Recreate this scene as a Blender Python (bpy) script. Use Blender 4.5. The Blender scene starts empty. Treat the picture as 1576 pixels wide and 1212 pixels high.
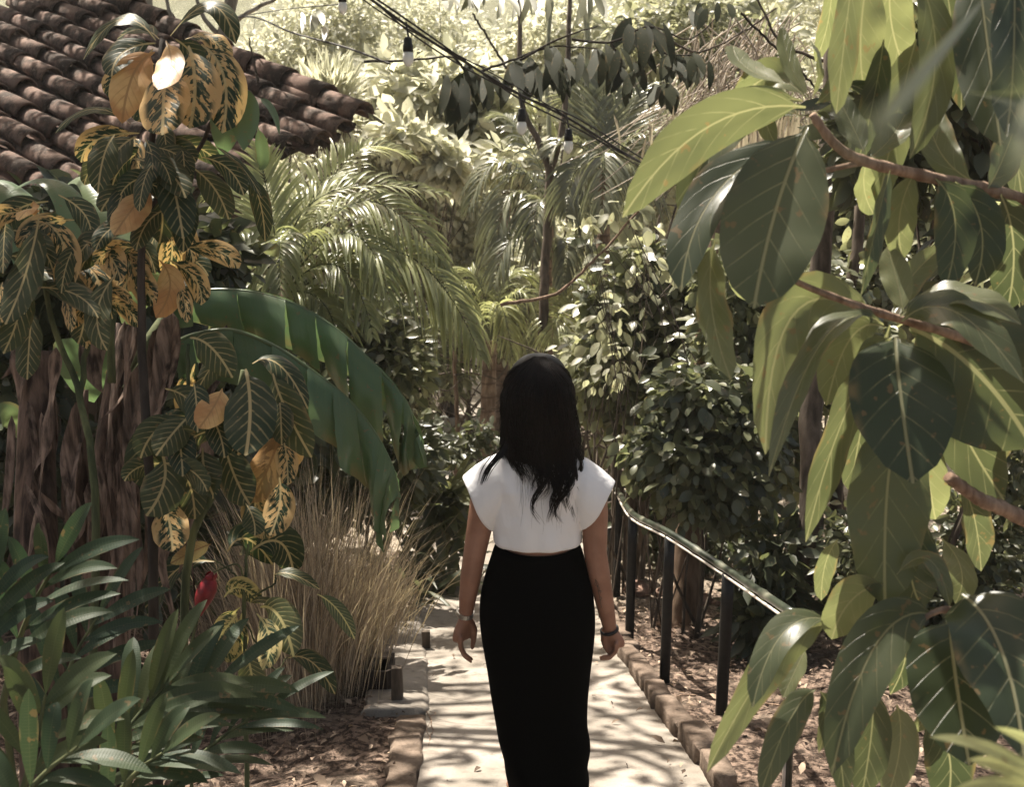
import bpy, math, random
import numpy as np
from mathutils import Vector

random.seed(7)
RNG = np.random.default_rng(11)
SC = bpy.context.scene
COL = SC.collection
R = math.radians

# ------------------------------------------------------------------ camera
F = 1700.0                       # focal length in photo pixels (1576 wide)
PITCH = R(14.0)
CAM = np.array([0.0, 0.0, 2.365])
cam_d = bpy.data.cameras.new('camera')
cam = bpy.data.objects.new('camera', cam_d)
COL.objects.link(cam)
cam.location = CAM
cam.rotation_euler = (R(90) - PITCH, 0, 0)
cam_d.sensor_width = 36.0
cam_d.lens = 36.0 * F / 1576.0
cam_d.clip_start = 0.05
cam_d.clip_end = 600
cam_d.dof.use_dof = True
cam_d.dof.focus_distance = 3.7
cam_d.dof.aperture_fstop = 6.5
SC.camera = cam

# ------------------------------------------------------------------ light
SUN_EL, SUN_AZ = 60.0, -32.0     # azimuth measured from +Y towards +X
w = bpy.data.worlds.new('World')
SC.world = w
w.use_nodes = True
nt = w.node_tree
sky = nt.nodes.new('ShaderNodeTexSky')
sky.sky_type = 'NISHITA'
sky.sun_disc = False
sky.sun_elevation = R(SUN_EL)
sky.sun_rotation = R(SUN_AZ)
sky.dust_density = 4.0
sky.air_density = 1.0
sky.ozone_density = 0.6
wm = nt.nodes.new('ShaderNodeMix'); wm.data_type = 'RGBA'; wm.blend_type = 'MULTIPLY'
wm.inputs[0].default_value = 1.0; wm.inputs[7].default_value = (1.0, .91, .76, 1)      # warm hazy air
nt.links.new(sky.outputs[0], wm.inputs[6]); nt.links.new(wm.outputs[2], nt.nodes['Background'].inputs[0])
nt.nodes['Background'].inputs[1].default_value = 0.075
sl = bpy.data.lights.new('sun', 'SUN')
sl.energy = 5.0
sl.angle = R(0.55)
sl.color = (1.0, 0.93, 0.82)
so = bpy.data.objects.new('sun', sl)
COL.objects.link(so)
sd = Vector((math.sin(R(SUN_AZ)) * math.cos(R(SUN_EL)), math.cos(R(SUN_AZ)) * math.cos(R(SUN_EL)), math.sin(R(SUN_EL))))
so.rotation_euler = (-sd).to_track_quat('-Z', 'Y').to_euler()
SUN = np.array(sd)
SC.view_settings.view_transform = 'Standard'
SC.view_settings.look = 'None'
SC.view_settings.gamma = 1.0
SC.view_settings.exposure = 1.55
SC.cycles.max_bounces = 8
SC.cycles.transparent_max_bounces = 6
SC.cycles.transmission_bounces = 5
SC.cycles.diffuse_bounces = 4
SC.cycles.sample_clamp_indirect = 6.0
try:
    SC.cycles.use_denoising = True
except Exception:
    pass

# ------------------------------------------------------------------ places
cp, sp = math.cos(PITCH), math.sin(PITCH)
def P(px, py, d):
    """world point seen at photo pixel (px,py) at camera depth d"""
    x = (px - 788.0) / F * d
    y = (606.0 - py) / F * d
    return np.array([x, d * cp + y * sp, CAM[2] - d * sp + y * cp])
def W(px, py, yw):
    """world point seen at a pixel and lying on the vertical plane y = yw"""
    q = P(px, py, 1.0) - CAM
    return CAM + q * (yw / q[1])
TP = math.tan(PITCH)
def smooth_noise(x, y):
    return (np.sin(x * 1.7 + 1.3 * np.sin(y * 0.9)) * np.cos(y * 1.3 + 0.7 * np.sin(x * 1.1)) +
            0.5 * np.sin(x * 4.1 + y * 2.7 + 1.0) * np.cos(y * 3.7 - x * 1.9))
def path_edges(y):
    """left and right x of the path at world distance y"""
    ys = np.array([-2, 3.8, 4.6, 5.6, 6.6, 8.0, 10, 14, 22, 40])
    L = np.array([-.30, -.34, -.38, -.46, -.58, -.72, -1.05, -1.9, -2.4, -3])
    Rr = np.array([.95, .74, .66, .60, .58, .60, .75, 1.3, 1.6, 2])
    return np.interp(y, ys, L), np.interp(y, ys, Rr)
def gbase(y):
    y = np.asarray(y, float)
    z = .819 - TP * np.minimum(y, 8.5)
    t = np.clip(y - 8.5, 0, 4.5)
    z = z - TP * (t - t * t / 9.0)
    h = np.clip(y - 20, 0, 20)
    z = z + 0.36 * h * h / 40.0 + 0.36 * np.clip(y - 40, 0, 28)
    return z
def ground(x, y, rough=True):
    x = np.asarray(x, float); y = np.asarray(y, float)
    z = gbase(y)
    l, r = path_edges(y)
    off = np.maximum(np.maximum(l - x, x - r), 0)
    m = np.clip((off - .25) / .6, 0, 1)
    z = z + m * 0.045 * smooth_noise(x * 1.6, y * 1.6) + np.clip(off - 2.5, 0, 30) * .03
    z = z - np.clip((l - x - .35) / .4, 0, 1) * .06
    return z
def GP(px, py):
    q = P(px, py, 1.0) - CAM
    t = .5
    while t < 200:
        p = CAM + q * t
        if p[2] <= float(ground(p[0], p[1])):
            break
        t *= 1.004
    return CAM + q * t
def depth_of(p):
    v = np.asarray(p) - CAM
    return v[1] * cp - v[2] * sp

# ------------------------------------------------------------------ meshes
class MB:
    def __init__(self):
        self.v, self.f, self.a, self.n = [], [], [], 0
    def add(self, v, f, a=None):
        v = np.asarray(v, float).reshape(-1, 3)
        f = np.asarray(f, int).reshape(-1, 4)
        if a is None:
            a = np.zeros((len(v), 3))
        self.v.append(v); self.f.append(f + self.n); self.a.append(np.broadcast_to(a, (len(v), 3)))
        self.n += len(v)
    def mesh(self, name, mat, smooth=True):
        me = bpy.data.meshes.new(name)
        v = np.concatenate(self.v).astype(np.float32); f = np.concatenate(self.f).astype(np.int32)
        a = np.concatenate(self.a).astype(np.float32)
        me.vertices.add(len(v)); me.vertices.foreach_set('co', v.ravel())
        me.loops.add(f.size); me.loops.foreach_set('vertex_index', f.ravel())
        me.polygons.add(len(f)); me.polygons.foreach_set('loop_start', np.arange(0, f.size, 4, dtype=np.int32))
        me.update(calc_edges=True)
        at = me.attributes.new('lf', 'FLOAT_VECTOR', 'POINT')
        at.data.foreach_set('vector', a.ravel())
        me.polygons.foreach_set('use_smooth', np.full(len(f), smooth))
        if mat is not None:
            me.materials.append(mat)
        return me
    def build(self, name, mat, parent=None, smooth=True):
        o = bpy.data.objects.new(name, self.mesh(name, mat, smooth))
        COL.objects.link(o)
        if parent is not None:
            o.parent = parent
            o.location = -wloc(parent)
        return o

def wloc(o):
    v = Vector(o.location)
    while o.parent is not None:
        o = o.parent; v = v + Vector(o.location)
    return v
def tag(o, label=None, cat=None, group=None, kind=None):
    if label: o['label'] = label
    if cat: o['category'] = cat
    if group: o['group'] = group
    if kind: o['kind'] = kind
    return o
def thing(name, label, cat, loc=(0, 0, 0), group=None):
    o = bpy.data.objects.new(name, None)
    o.empty_display_size = .1
    COL.objects.link(o)
    o.location = [float(c) for c in loc]
    return tag(o, label, cat, group)

def nrm(a):
    a = np.asarray(a, float)
    return a / (np.linalg.norm(a, axis=-1, keepdims=True) + 1e-12)

def bez(B, C, T, t):
    B = B[:, None, :]; C = C[:, None, :]; T = T[:, None, :]; t = t[None, :, None]
    return B * (1 - t) ** 2 + 2 * C * t * (1 - t) + T * t * t
def dbez(B, C, T, t):
    B = B[:, None, :]; C = C[:, None, :]; T = T[:, None, :]; t = t[None, :, None]
    return nrm(2 * (C - B) * (1 - t) + 2 * (T - C) * t)

SHAPES = {   # a, b, petiole fraction
    'ovate': (.55, .80, .08), 'noni': (.62, .60, .06), 'obov': (.75, .55, .06), 'lance': (.75, .8, .02), 'heart': (.33, .9, .12),
    'croton': (.65, .6, .10), 'strip': (.3, .9, .0), 'round': (.5, .5, .08)}
def leaves(mb, B, C, T, Wd, N, ns=5, nu=2, fold=.25, wave=0., curl=0., shape='ovate', rnd=None, freq=5.):
    """many leaves at once; B, C, T bezier base/control/tip, Wd full widths, N face normal hints"""
    B = np.atleast_2d(np.asarray(B, float)); n = len(B)
    C = np.broadcast_to(np.atleast_2d(C), (n, 3)); T = np.broadcast_to(np.atleast_2d(T), (n, 3))
    N = np.broadcast_to(np.atleast_2d(N), (n, 3)).astype(float)
    Wd = np.broadcast_to(np.atleast_1d(Wd), (n,)).astype(float)
    if rnd is None: rnd = RNG.random(n)
    rnd = np.broadcast_to(np.atleast_1d(rnd), (n,))
    a, b, pet = SHAPES[shape]
    t = np.linspace(0, 1, ns + 1)
    if pet > 0:
        t = np.concatenate([[0], pet + (1 - pet) * np.linspace(0, 1, ns) ** 1.05]) if ns > 3 else t
    tt = np.clip((t - pet) / (1 - pet), 0, 1)
    tm = a / (a + b)
    w = (tt ** a) * ((1 - tt) ** b) / (tm ** a * (1 - tm) ** b)
    w = np.maximum(w, .03)
    w[-1] = .01
    if ns > 3 and pet > 0:
        w[1] = .10 if shape != 'heart' else .35
        w[0] = .035
    p = bez(B, C, T, t); tg = dbez(B, C, T, t)
    S = nrm(np.cross(tg, N[:, None, :])); NN = np.cross(S, tg)
    s = np.linspace(-1, 1, nu + 1)
    hw = (Wd[:, None] * .5) * w[None, :]
    fo = np.broadcast_to(np.atleast_1d(fold), (n,))
    ph = RNG.random(n) * 6.28
    off_s = hw[:, :, None] * s * np.cos(fo)[:, None, None]
    lift = np.sin(fo)[:, None, None] * hw[:, :, None] * np.abs(s)
    if wave:
        lift = lift + wave * Wd[:, None, None] * (np.sin(t * freq * 6.28)[None, :, None] * np.cos(ph)[:, None, None] + np.cos(t * freq * 6.28 * .8)[None, :, None] * np.sin(ph)[:, None, None]) * (np.abs(s) ** 1.6) * np.sign(s + .01) ** 1 * np.minimum(1, w * 1.4)[None, :, None]
    if curl:
        lift = lift - curl * hw[:, :, None] * s * s
    V = p[:, :, None, :] + S[:, :, None, :] * off_s[..., None] + NN[:, :, None, :] * lift[..., None]
    A = np.empty(V.shape)
    A[..., 0] = s[None, None, :] * w[None, :, None]
    A[..., 1] = t[None, :, None]
    A[..., 2] = rnd[:, None, None]
    k = (ns + 1) * (nu + 1)
    i, j = np.meshgrid(np.arange(ns), np.arange(nu), indexing='ij')
    q = np.stack([i * (nu + 1) + j, i * (nu + 1) + j + 1, (i + 1) * (nu + 1) + j + 1, (i + 1) * (nu + 1) + j], -1).reshape(-1, 4)
    f = (q[None] + (np.arange(n) * k)[:, None, None])
    mb.add(V.reshape(-1, 3), f.reshape(-1, 4), A.reshape(-1, 3))

def tube(mb, pts, rad, sides=8, rnd=0., cap=False):
    pts = np.asarray(pts, float); n = len(pts)
    rad = np.broadcast_to(np.atleast_1d(rad), (n,)).astype(float)
    if cap:
        pts = np.vstack([pts[0] - nrm(pts[1] - pts[0]) * 1e-4, pts, pts[-1] + nrm(pts[-1] - pts[-2]) * 1e-4])
        rad = np.concatenate([[1e-4], rad, [1e-4]]); n += 2
    tg = nrm(np.gradient(pts, axis=0))
    ref = np.array([0, 0, 1.0]) if abs(tg[0][2]) < .8 else np.array([0, 1.0, 0])
    Xs = []; X = nrm(np.cross(tg[0], ref))
    for k in range(n):
        X = nrm(X - tg[k] * np.dot(X, tg[k])); Xs.append(X)
    X = np.array(Xs); Y = np.cross(tg, X)
    an = np.linspace(0, 2 * math.pi, sides, endpoint=False)
    V = pts[:, None, :] + rad[:, None, None] * (np.cos(an)[None, :, None] * X[:, None, :] + np.sin(an)[None, :, None] * Y[:, None, :])
    A = np.empty(V.shape); A[..., 0] = (an / 6.283)[None, :]; A[..., 1] = np.linspace(0, 1, n)[:, None]; A[..., 2] = rnd
    f = []
    for i in range(n - 1):
        for j in range(sides):
            j2 = (j + 1) % sides
            f.append((i * sides + j, i * sides + j2, (i + 1) * sides + j2, (i + 1) * sides + j))
    V = V.reshape(-1, 3); A = A.reshape(-1, 3)
    mb.add(V, f, A)
def spline(pts, n=16):
    """smooth curve through points (Catmull-Rom)"""
    p = np.asarray(pts, float)
    if len(p) == 2:
        return p[0] + (p[1] - p[0]) * np.linspace(0, 1, n)[:, None]
    q = np.vstack([2 * p[0] - p[1], p, 2 * p[-1] - p[-2]])
    out = []
    m = len(p) - 1
    for u in np.linspace(0, m - 1e-6, n):
        i = int(u); t = u - i
        a, b, c, d = q[i], q[i + 1], q[i + 2], q[i + 3]
        out.append(.5 * ((2 * b) + (-a + c) * t + (2 * a - 5 * b + 4 * c - d) * t * t + (-a + 3 * b - 3 * c + d) * t ** 3))
    return np.array(out)
def jitter(pts, amp):
    pts = np.array(pts); pts[1:-1] += RNG.normal(0, amp, pts[1:-1].shape); return pts
def loft(mb, rings, rnd=0., close=True):
    """rings: list of (m,3) arrays"""
    rings = np.asarray(rings); n, m, _ = rings.shape
    f = []
    for i in range(n - 1):
        for j in range(m):
            j2 = (j + 1) % m
            f.append((i * m + j, i * m + j2, (i + 1) * m + j2, (i + 1) * m + j))
    A = np.zeros((n, m, 3)); A[..., 0] = np.linspace(0, 1, m)[None]; A[..., 1] = np.linspace(0, 1, n)[:, None]; A[..., 2] = rnd
    V = rings.reshape(-1, 3)
    mb.add(V, f, A.reshape(-1, 3))
    if close:
        for base in (0, (n - 1) * m):
            c = [base + k for k in range(m)]
            g = [(c[k], c[k + 1], c[m - 2 - k], c[m - 1 - k]) for k in range(m // 2 - 1)]
            if base == 0: g = [x[::-1] for x in g]
            mb.add(np.zeros((0, 3)), np.zeros((0, 4)), np.zeros((0, 3)))
            mb.f.append(np.array(g, int) + (mb.n - n * m))
def box(mb, c, s, rot=0., jit=0., rnd=0.):
    c = np.asarray(c, float); s = np.asarray(s, float) / 2
    v = np.array([[x, y, z] for x in (-1, 1) for y in (-1, 1) for z in (-1, 1)]) * s
    v = v + RNG.normal(0, 1, v.shape) * jit
    cr, sr = math.cos(rot), math.sin(rot)
    v = np.stack([v[:, 0] * cr - v[:, 1] * sr, v[:, 0] * sr + v[:, 1] * cr, v[:, 2]], 1) + c
    mb.add(v, [(0, 1, 3, 2), (4, 6, 7, 5), (0, 4, 5, 1), (2, 3, 7, 6), (0, 2, 6, 4), (1, 5, 7, 3)], (0, 0, rnd))
def ellipsoid(mb, c, r, rot=None, nu=20, nv=12, rnd=0.):
    rings = []
    for i in range(nv + 1):
        a = -math.pi / 2 + math.pi * min(max(i / nv, .01), .99)
        an = np.linspace(0, 2 * math.pi, nu, endpoint=False)
        v = np.stack([math.cos(a) * np.cos(an) * r[0], math.cos(a) * np.sin(an) * r[1], np.full(nu, math.sin(a) * r[2])], 1)
        if rot is not None:
            v = v @ np.array(rot.to_matrix()).T
        rings.append(v + np.asarray(c))
    loft(mb, rings, rnd)
def capsule(mb, pts, rad, sides=14):
    """closed tapered limb with rounded ends"""
    pts = [np.asarray(p, float) for p in pts]; rad = list(rad)
    d0 = nrm(pts[0] - pts[1]); d1 = nrm(pts[-1] - pts[-2])
    pp, rr = [], []
    for k in (.98, .8, .45):
        pp.append(pts[0] + d0 * rad[0] * k); rr.append(rad[0] * math.sqrt(1 - k * k))
    pp += pts; rr += rad
    for k in (.45, .8, .98):
        pp.append(pts[-1] + d1 * rad[-1] * k); rr.append(rad[-1] * math.sqrt(1 - k * k))
    pp = np.array(pp); n = len(pp)
    tg = nrm(np.gradient(pp, axis=0))
    ref = np.array([0, 1.0, 0.]) if abs(tg[0][1]) < .9 else np.array([1.0, 0, 0])
    an = np.linspace(0, 2 * math.pi, sides, endpoint=False)
    rings = []
    X = nrm(np.cross(tg[0], ref))
    for k in range(n):
        X = nrm(X - tg[k] * np.dot(X, tg[k])); Y = np.cross(tg[k], X)
        rings.append(pp[k] + rr[k] * (np.cos(an)[:, None] * X + np.sin(an)[:, None] * Y))
    loft(mb, rings)
def remesh(mb, name, mat, parent, voxel, smooth=4, ids=None):
    me = mb.mesh(name + '_raw', None)
    tmp = bpy.data.objects.new('tmp', me); COL.objects.link(tmp)
    m = tmp.modifiers.new('r', 'REMESH'); m.mode = 'VOXEL'; m.voxel_size = voxel
    s = tmp.modifiers.new('s', 'SMOOTH'); s.factor = .5; s.iterations = smooth
    dg = bpy.context.evaluated_depsgraph_get(); dg.update()
    me2 = bpy.data.meshes.new_from_object(tmp.evaluated_get(dg))
    bpy.data.objects.remove(tmp)
    me2.name = name
    me2.polygons.foreach_set('use_smooth', np.full(len(me2.polygons), True))
    me2.materials.clear(); me2.materials.append(mat)
    o = bpy.data.objects.new(name, me2); COL.objects.link(o)
    if parent is not None:
        o.parent = parent; o.location = -wloc(parent)
    return o
# ------------------------------------------------------------------ materials
class NT:
    def __init__(self, name):
        self.m = bpy.data.materials.new(name); self.m.use_nodes = True
        self.t = self.m.node_tree; self.t.nodes.clear()
        self.out = self.t.nodes.new('ShaderNodeOutputMaterial')
    def n(self, kind, **kw):
        nd = self.t.nodes.new(kind)
        for k, v in kw.items():
            setattr(nd, k, v)
        return nd
    def link(self, a, b): self.t.links.new(a, b)
    def val(self, sock, v):
        if hasattr(v, 'links'): self.link(v, sock)
        else:
            if isinstance(v, (tuple, list)) and len(v) == 3 and len(sock.default_value) == 4: v = (*v, 1)
            sock.default_value = v
    def math(self, op, a, b=0., c=0., clamp=False):
        nd = self.n('ShaderNodeMath', operation=op, use_clamp=clamp)
        self.val(nd.inputs[0], a); self.val(nd.inputs[1], b); self.val(nd.inputs[2], c)
        return nd.outputs[0]
    def step(self, x, lo, hi):
        nd = self.n('ShaderNodeMapRange', clamp=True, interpolation_type='SMOOTHSTEP')
        self.val(nd.inputs[0], x); nd.inputs[1].default_value = lo; nd.inputs[2].default_value = hi
        return nd.outputs[0]
    def mix(self, f, a, b):
        nd = self.n('ShaderNodeMix', data_type='RGBA')
        self.val(nd.inputs[0], f); self.val(nd.inputs[6], a); self.val(nd.inputs[7], b)
        return nd.outputs[2]
    def noise(self, scale, detail=3., co=None, rough=.55, dist=0.):
        nd = self.n('ShaderNodeTexNoise'); nd.inputs['Scale'].default_value = scale
        nd.inputs['Detail'].default_value = detail; nd.inputs['Roughness'].default_value = rough
        nd.inputs['Distortion'].default_value = dist
        if co is not None: self.link(co, nd.inputs['Vector'])
        return nd.outputs['Fac']
    def co(self):
        return self.n('ShaderNodeNewGeometry').outputs['Position']
    def obj(self):
        return self.n('ShaderNodeTexCoord').outputs['Object']
    def bump(self, h, strength=.3, dist=.01):
        nd = self.n('ShaderNodeBump'); nd.inputs['Strength'].default_value = strength; nd.inputs['Distance'].default_value = dist
        self.link(h, nd.inputs['Height']); return nd.outputs[0]
    def bsdf(self, col, rough=.6, bump=None, spec=.4, **kw):
        nd = self.n('ShaderNodeBsdfPrincipled')
        self.val(nd.inputs['Base Color'], col); self.val(nd.inputs['Roughness'], rough)
        nd.inputs['Specular IOR Level'].default_value = spec
        for k, v in kw.items():
            self.val(nd.inputs[k.replace('_', ' ')], v)
        if bump is not None: self.link(bump, nd.inputs['Normal'])
        return nd.outputs[0]
    def done(self, sh):
        self.link(sh, self.out.inputs[0]); return self.m

def leaf_mat(name, dark, light, vein, K=9., veinw=.05, veins=.6, rough=.38, trans=.38, tcol=1.8, spec=.5, patch=None, latk=1.2, bump=.25, latw=.82, tb=.74, bd=.004):
    """leaf with a midrib and side veins; rnd picks a tone between dark and light for the whole leaf"""
    m = NT(name)
    at = m.n('ShaderNodeAttribute', attribute_name='lf')
    sx = m.n('ShaderNodeSeparateXYZ'); m.link(at.outputs['Vector'], sx.inputs[0])
    u, v, rn = sx.outputs
    au = m.math('ABSOLUTE', u)
    base = m.mix(rn, dark, light)
    nz = m.noise(9., 3., m.co())
    base = m.mix(m.math('MULTIPLY', m.step(nz, .4, .75), .35), base, tuple(c * 1.5 for c in dark))
    sp = m.noise(48., 2., m.co())
    base = m.mix(m.math('MULTIPLY', m.step(sp, .66, .70), .55), base, (.16, .10, .05))
    base = m.mix(m.math('MULTIPLY', m.math('MULTIPLY', m.step(au, .72, .98), m.step(nz, .5, .62)), .6), base, (.20, .14, .07))
    fac = None
    if K > 0:
        dn_ = m.noise(22., 2., m.co())
        v2 = m.math('ADD', v, m.math('MULTIPLY', m.math('SUBTRACT', dn_, .5), .45 / K)) if patch is not None else v
        lat = m.math('SINE', m.math('MULTIPLY', m.math('SUBTRACT', v2, m.math('MULTIPLY', au, latk / K)), K * 6.283))
        vn = m.noise(30., 2., m.co())
        wob = m.math('MULTIPLY', m.math('MULTIPLY', m.step(lat, latw, .99), m.math('SUBTRACT', 1.0, m.math('MULTIPLY', au, .85))), m.step(vn, .25, .6))
        mid = m.math('SUBTRACT', 1.0, m.step(au, veinw * .5, veinw))
        fac = m.math('MAXIMUM', mid, m.math('MULTIPLY', wob, .75))
        h = m.math('MULTIPLY', fac, -1.)
        if patch is not None:
            # leaves past a certain tone are mostly yellow with dark blotches between the veins
            cx = m.n('ShaderNodeCombineXYZ')
            m.link(m.math('MULTIPLY', m.math('SUBTRACT', v, m.math('MULTIPLY', au, latk / K)), K * .8), cx.inputs[0]); m.link(m.math('MULTIPLY', u, 1.6), cx.inputs[1]); m.link(m.math('MULTIPLY', rn, 60.), cx.inputs[2])
            pn = m.noise(1.5, 3., cx.outputs[0])
            blot = m.math('MULTIPLY', m.step(pn, .46, .50), m.math('SUBTRACT', 1.0, m.step(m.math('ABSOLUTE', m.math('SUBTRACT', au, .33)), .22, .52)))
            ymix = m.mix(blot, patch, tuple(c * 1.1 for c in dark))
            base = m.mix(m.step(rn, .62, .66), base, ymix)
            base = m.mix(m.step(rn, .93, .95), base, m.mix(m.step(nz, .38, .62), tuple(c * 1.2 for c in patch), (patch[0] * .8, patch[1] * .62, patch[2] * .55)))
        vcol = vein if patch is None else m.mix(m.step(rn, .90, .94), vein, (.24, .14, .06))
        col = m.mix(m.math('MULTIPLY', fac, veins), base, vcol)
        bp = m.bump(h, bump, bd)
    else:
        col = base; bp = None
    pr = m.bsdf(col, rough, bp, spec)
    tr = m.n('ShaderNodeBsdfTranslucent')
    mu = m.n('ShaderNodeMix', data_type='RGBA', blend_type='MULTIPLY'); mu.inputs[0].default_value = 1
    m.link(col, mu.inputs[6]); mu.inputs[7].default_value = (tcol * 1.0, tcol * 1.0, tcol * tb, 1)
    m.link(mu.outputs[2], tr.inputs[0])
    ms = m.n('ShaderNodeMixShader'); ms.inputs[0].default_value = trans
    m.link(pr, ms.inputs[1]); m.link(tr.outputs[0], ms.inputs[2])
    return m.done(ms.outputs[0])

M = {}
M['noni'] = leaf_mat('noni_leaf', (.028, .038, .020), (.145, .155, .08), (.25, .24, .15), K=6.5, veinw=.045, veins=.65, rough=.36, trans=.42, tcol=2.2, latk=1.9, latw=.955, bump=.7, bd=.004)
M['croton'] = leaf_mat('croton_leaf', (.018, .030, .014), (.075, .078, .034), (.42, .33, .17), K=8.5, veinw=.08, veins=.75, rough=.42, spec=.22, trans=.30, patch=(.44, .29, .13), latk=2.4, latw=.62)
M['croton_pale'] = leaf_mat('striped_croton_leaf', (.03, .05, .02), (.12, .12, .05), (.50, .44, .20), K=13., veinw=.10, veins=.9, rough=.4, trans=.30, patch=(.42, .34, .15), latk=2.6, latw=.45)
M['banana'] = leaf_mat('banana_leaf', (.055, .098, .050), (.145, .18, .085), (.10, .13, .06), K=38., veinw=.04, veins=.28, rough=.34, trans=.30, tcol=2.0, latk=.6, latw=.2, bump=.2)
M['dead'] = leaf_mat('dead_leaf', (.07, .05, .038), (.19, .14, .105), (.05, .035, .026), K=34., veinw=.05, veins=.32, rough=.85, trans=.15, tcol=1.3, latk=.3, latw=.1, spec=.1, bump=.9)
M['ginger'] = leaf_mat('ginger_leaf', (.022, .042, .024), (.062, .076, .030), (.10, .11, .06), K=30, veinw=.05, veins=.30, latk=.4, latw=.3, rough=.50, spec=.3, trans=.32, tcol=1.9)
M['palm'] = leaf_mat('palm_leaf', (.10, .115, .05), (.38, .39, .21), (0, 0, 0), K=0, rough=.33, trans=.42, tcol=1.8, spec=.6, tb=.8)
M['palm_dark'] = leaf_mat('dark_palm_leaf', (.05, .06, .04), (.20, .205, .13), (0, 0, 0), K=0, rough=.28, trans=.32, tcol=1.8, spec=.8)
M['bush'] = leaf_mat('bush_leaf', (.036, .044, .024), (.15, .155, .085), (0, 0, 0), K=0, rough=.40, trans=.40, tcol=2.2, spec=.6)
M['heart'] = leaf_mat('heart_leaf', (.040, .050, .026), (.25, .255, .15), (0, 0, 0), K=0, rough=.33, trans=.42, tcol=2.0, spec=.7, tb=.8)
M['bush_hazed'] = leaf_mat('hazed_bush_leaf', (.27, .27, .21), (.60, .59, .50), (0, 0, 0), K=0, rough=.5, trans=.5, tcol=1.6, tb=.86)  # far plants: distance haze and sun wash put into the leaf colour
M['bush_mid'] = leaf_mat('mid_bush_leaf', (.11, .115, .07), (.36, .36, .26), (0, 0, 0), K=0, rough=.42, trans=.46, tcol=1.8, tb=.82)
M['bush_dark'] = leaf_mat('dark_bush_leaf', (.016, .020, .011), (.050, .052, .026), (0, 0, 0), K=0, rough=.6, trans=.20, tcol=1.6, spec=.06)
M['drygrass'] = leaf_mat('dry_grass', (.15, .115, .08), (.55, .45, .34), (0, 0, 0), K=0, rough=.7, trans=.25, tcol=1.2, spec=.2)
M['litter'] = leaf_mat('leaf_litter', (.05, .032, .024), (.50, .38, .28), (0, 0, 0), K=0, rough=.8, trans=.1, tcol=1.1, spec=.15)

def bark(name, a, b, scale=8., stretch=(1, 1, .15), rings=0.):
    m = NT(name)
    mp = m.n('ShaderNodeMapping'); mp.inputs['Scale'].default_value = stretch
    m.link(m.co(), mp.inputs[0])
    n1 = m.noise(scale * 3, 5., mp.outputs[0]); n2 = m.noise(scale * .5, 2., m.co())
    f = m.math('ADD', m.math('MULTIPLY', n1, .65), m.math('MULTIPLY', n2, .35))
    h = n1
    if rings:
        sz = m.n('ShaderNodeSeparateXYZ'); m.link(m.co(), sz.inputs[0])
        rg = m.math('SINE', m.math('MULTIPLY', sz.outputs[2], rings))
        h = m.math('ADD', h, m.step(rg, .7, 1.))
        f = m.math('SUBTRACT', f, m.math('MULTIPLY', m.step(rg, .8, 1.), .15))
    col = m.mix(m.step(f, .35, .65), a, b)
    return m.done(m.bsdf(col, .85, m.bump(h, .6, .01), .2))
M['bark'] = bark('bark', (.045, .035, .026), (.14, .11, .085))
M['bark_pale'] = bark('pale_bark', (.15, .13, .10), (.34, .30, .25))
M['bark_brown'] = bark('brown_bark', (.09, .058, .038), (.21, .145, .10))
M['bark_dark'] = bark('dark_bark', (.018, .014, .011), (.06, .046, .036))
M['palm_trunk'] = bark('ringed_trunk', (.12, .08, .055), (.30, .22, .16), rings=42.)
M['sheath'] = bark('banana_sheath', (.020, .013, .010), (.15, .10, .075), scale=14., stretch=(1, 1, .05))
M['husk'] = bark('dry_husk', (.035, .024, .018), (.27, .19, .145), scale=18., stretch=(1, 1, .07))
M['twig'] = bark('twig_bark', (.12, .075, .05), (.30, .21, .15), scale=20.)
M['stem_pale'] = bark('pale_green_stem', (.16, .16, .10), (.34, .34, .23), scale=10.)
M['stem'] = bark('green_stem', (.04, .05, .025), (.12, .13, .06), scale=10.)

def plain(name, col, rough=.6, spec=.4, var=.25, scale=12., bump=.2, **kw):
    m = NT(name)
    n1 = m.noise(scale, 4., m.co())
    c = m.mix(m.step(n1, .3, .7), tuple(x * (1 - var) for x in col), tuple(min(1, x * (1 + var)) for x in col))
    return m.done(m.bsdf(c, rough, m.bump(n1, bump, .005), spec, **kw))
M['black_metal'] = plain('black_painted_metal', (.008, .0075, .007), .5, .3, .4, 30.)
M['cable'] = plain('cable_rubber', (.028, .024, .022), .6, .3)
M['skin'] = None
m = NT('skin')
n1 = m.noise(14., 4., m.co()); n2 = m.noise(260., 2., m.co())
c = m.mix(m.step(n1, .3, .7), (.225, .112, .072), (.29, .15, .10))
M['skin'] = m.done(m.bsdf(c, .52, m.bump(n2, .12, .0008), .4, Subsurface_Weight=.08, Subsurface_Radius=(.02, .008, .004)))
m = NT('white_jersey')
n1 = m.noise(700., 2., m.co())
n0 = m.noise(5., 2., m.co())
mp = m.n('ShaderNodeMapping'); mp.inputs['Scale'].default_value = (5., 5., 3.); mp.inputs['Rotation'].default_value = (0, .5, 0); m.link(m.co(), mp.inputs[0])
n2 = m.noise(1.6, 3., mp.outputs[0], .5, 1.2)
b1 = m.bump(n2, .45, .02)
bp = m.n('ShaderNodeBump'); bp.inputs['Strength'].default_value = .15; bp.inputs['Distance'].default_value = .0006; m.link(n1, bp.inputs['Height']); m.link(b1, bp.inputs['Normal'])
M['shirt'] = m.done(m.bsdf(m.mix(n0, (.64, .64, .655), (.70, .70, .715)), .85, bp.outputs[0], .2, Sheen_Weight=.2))
m = NT('black_jersey')
n1 = m.noise(600., 2., m.co())
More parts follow.
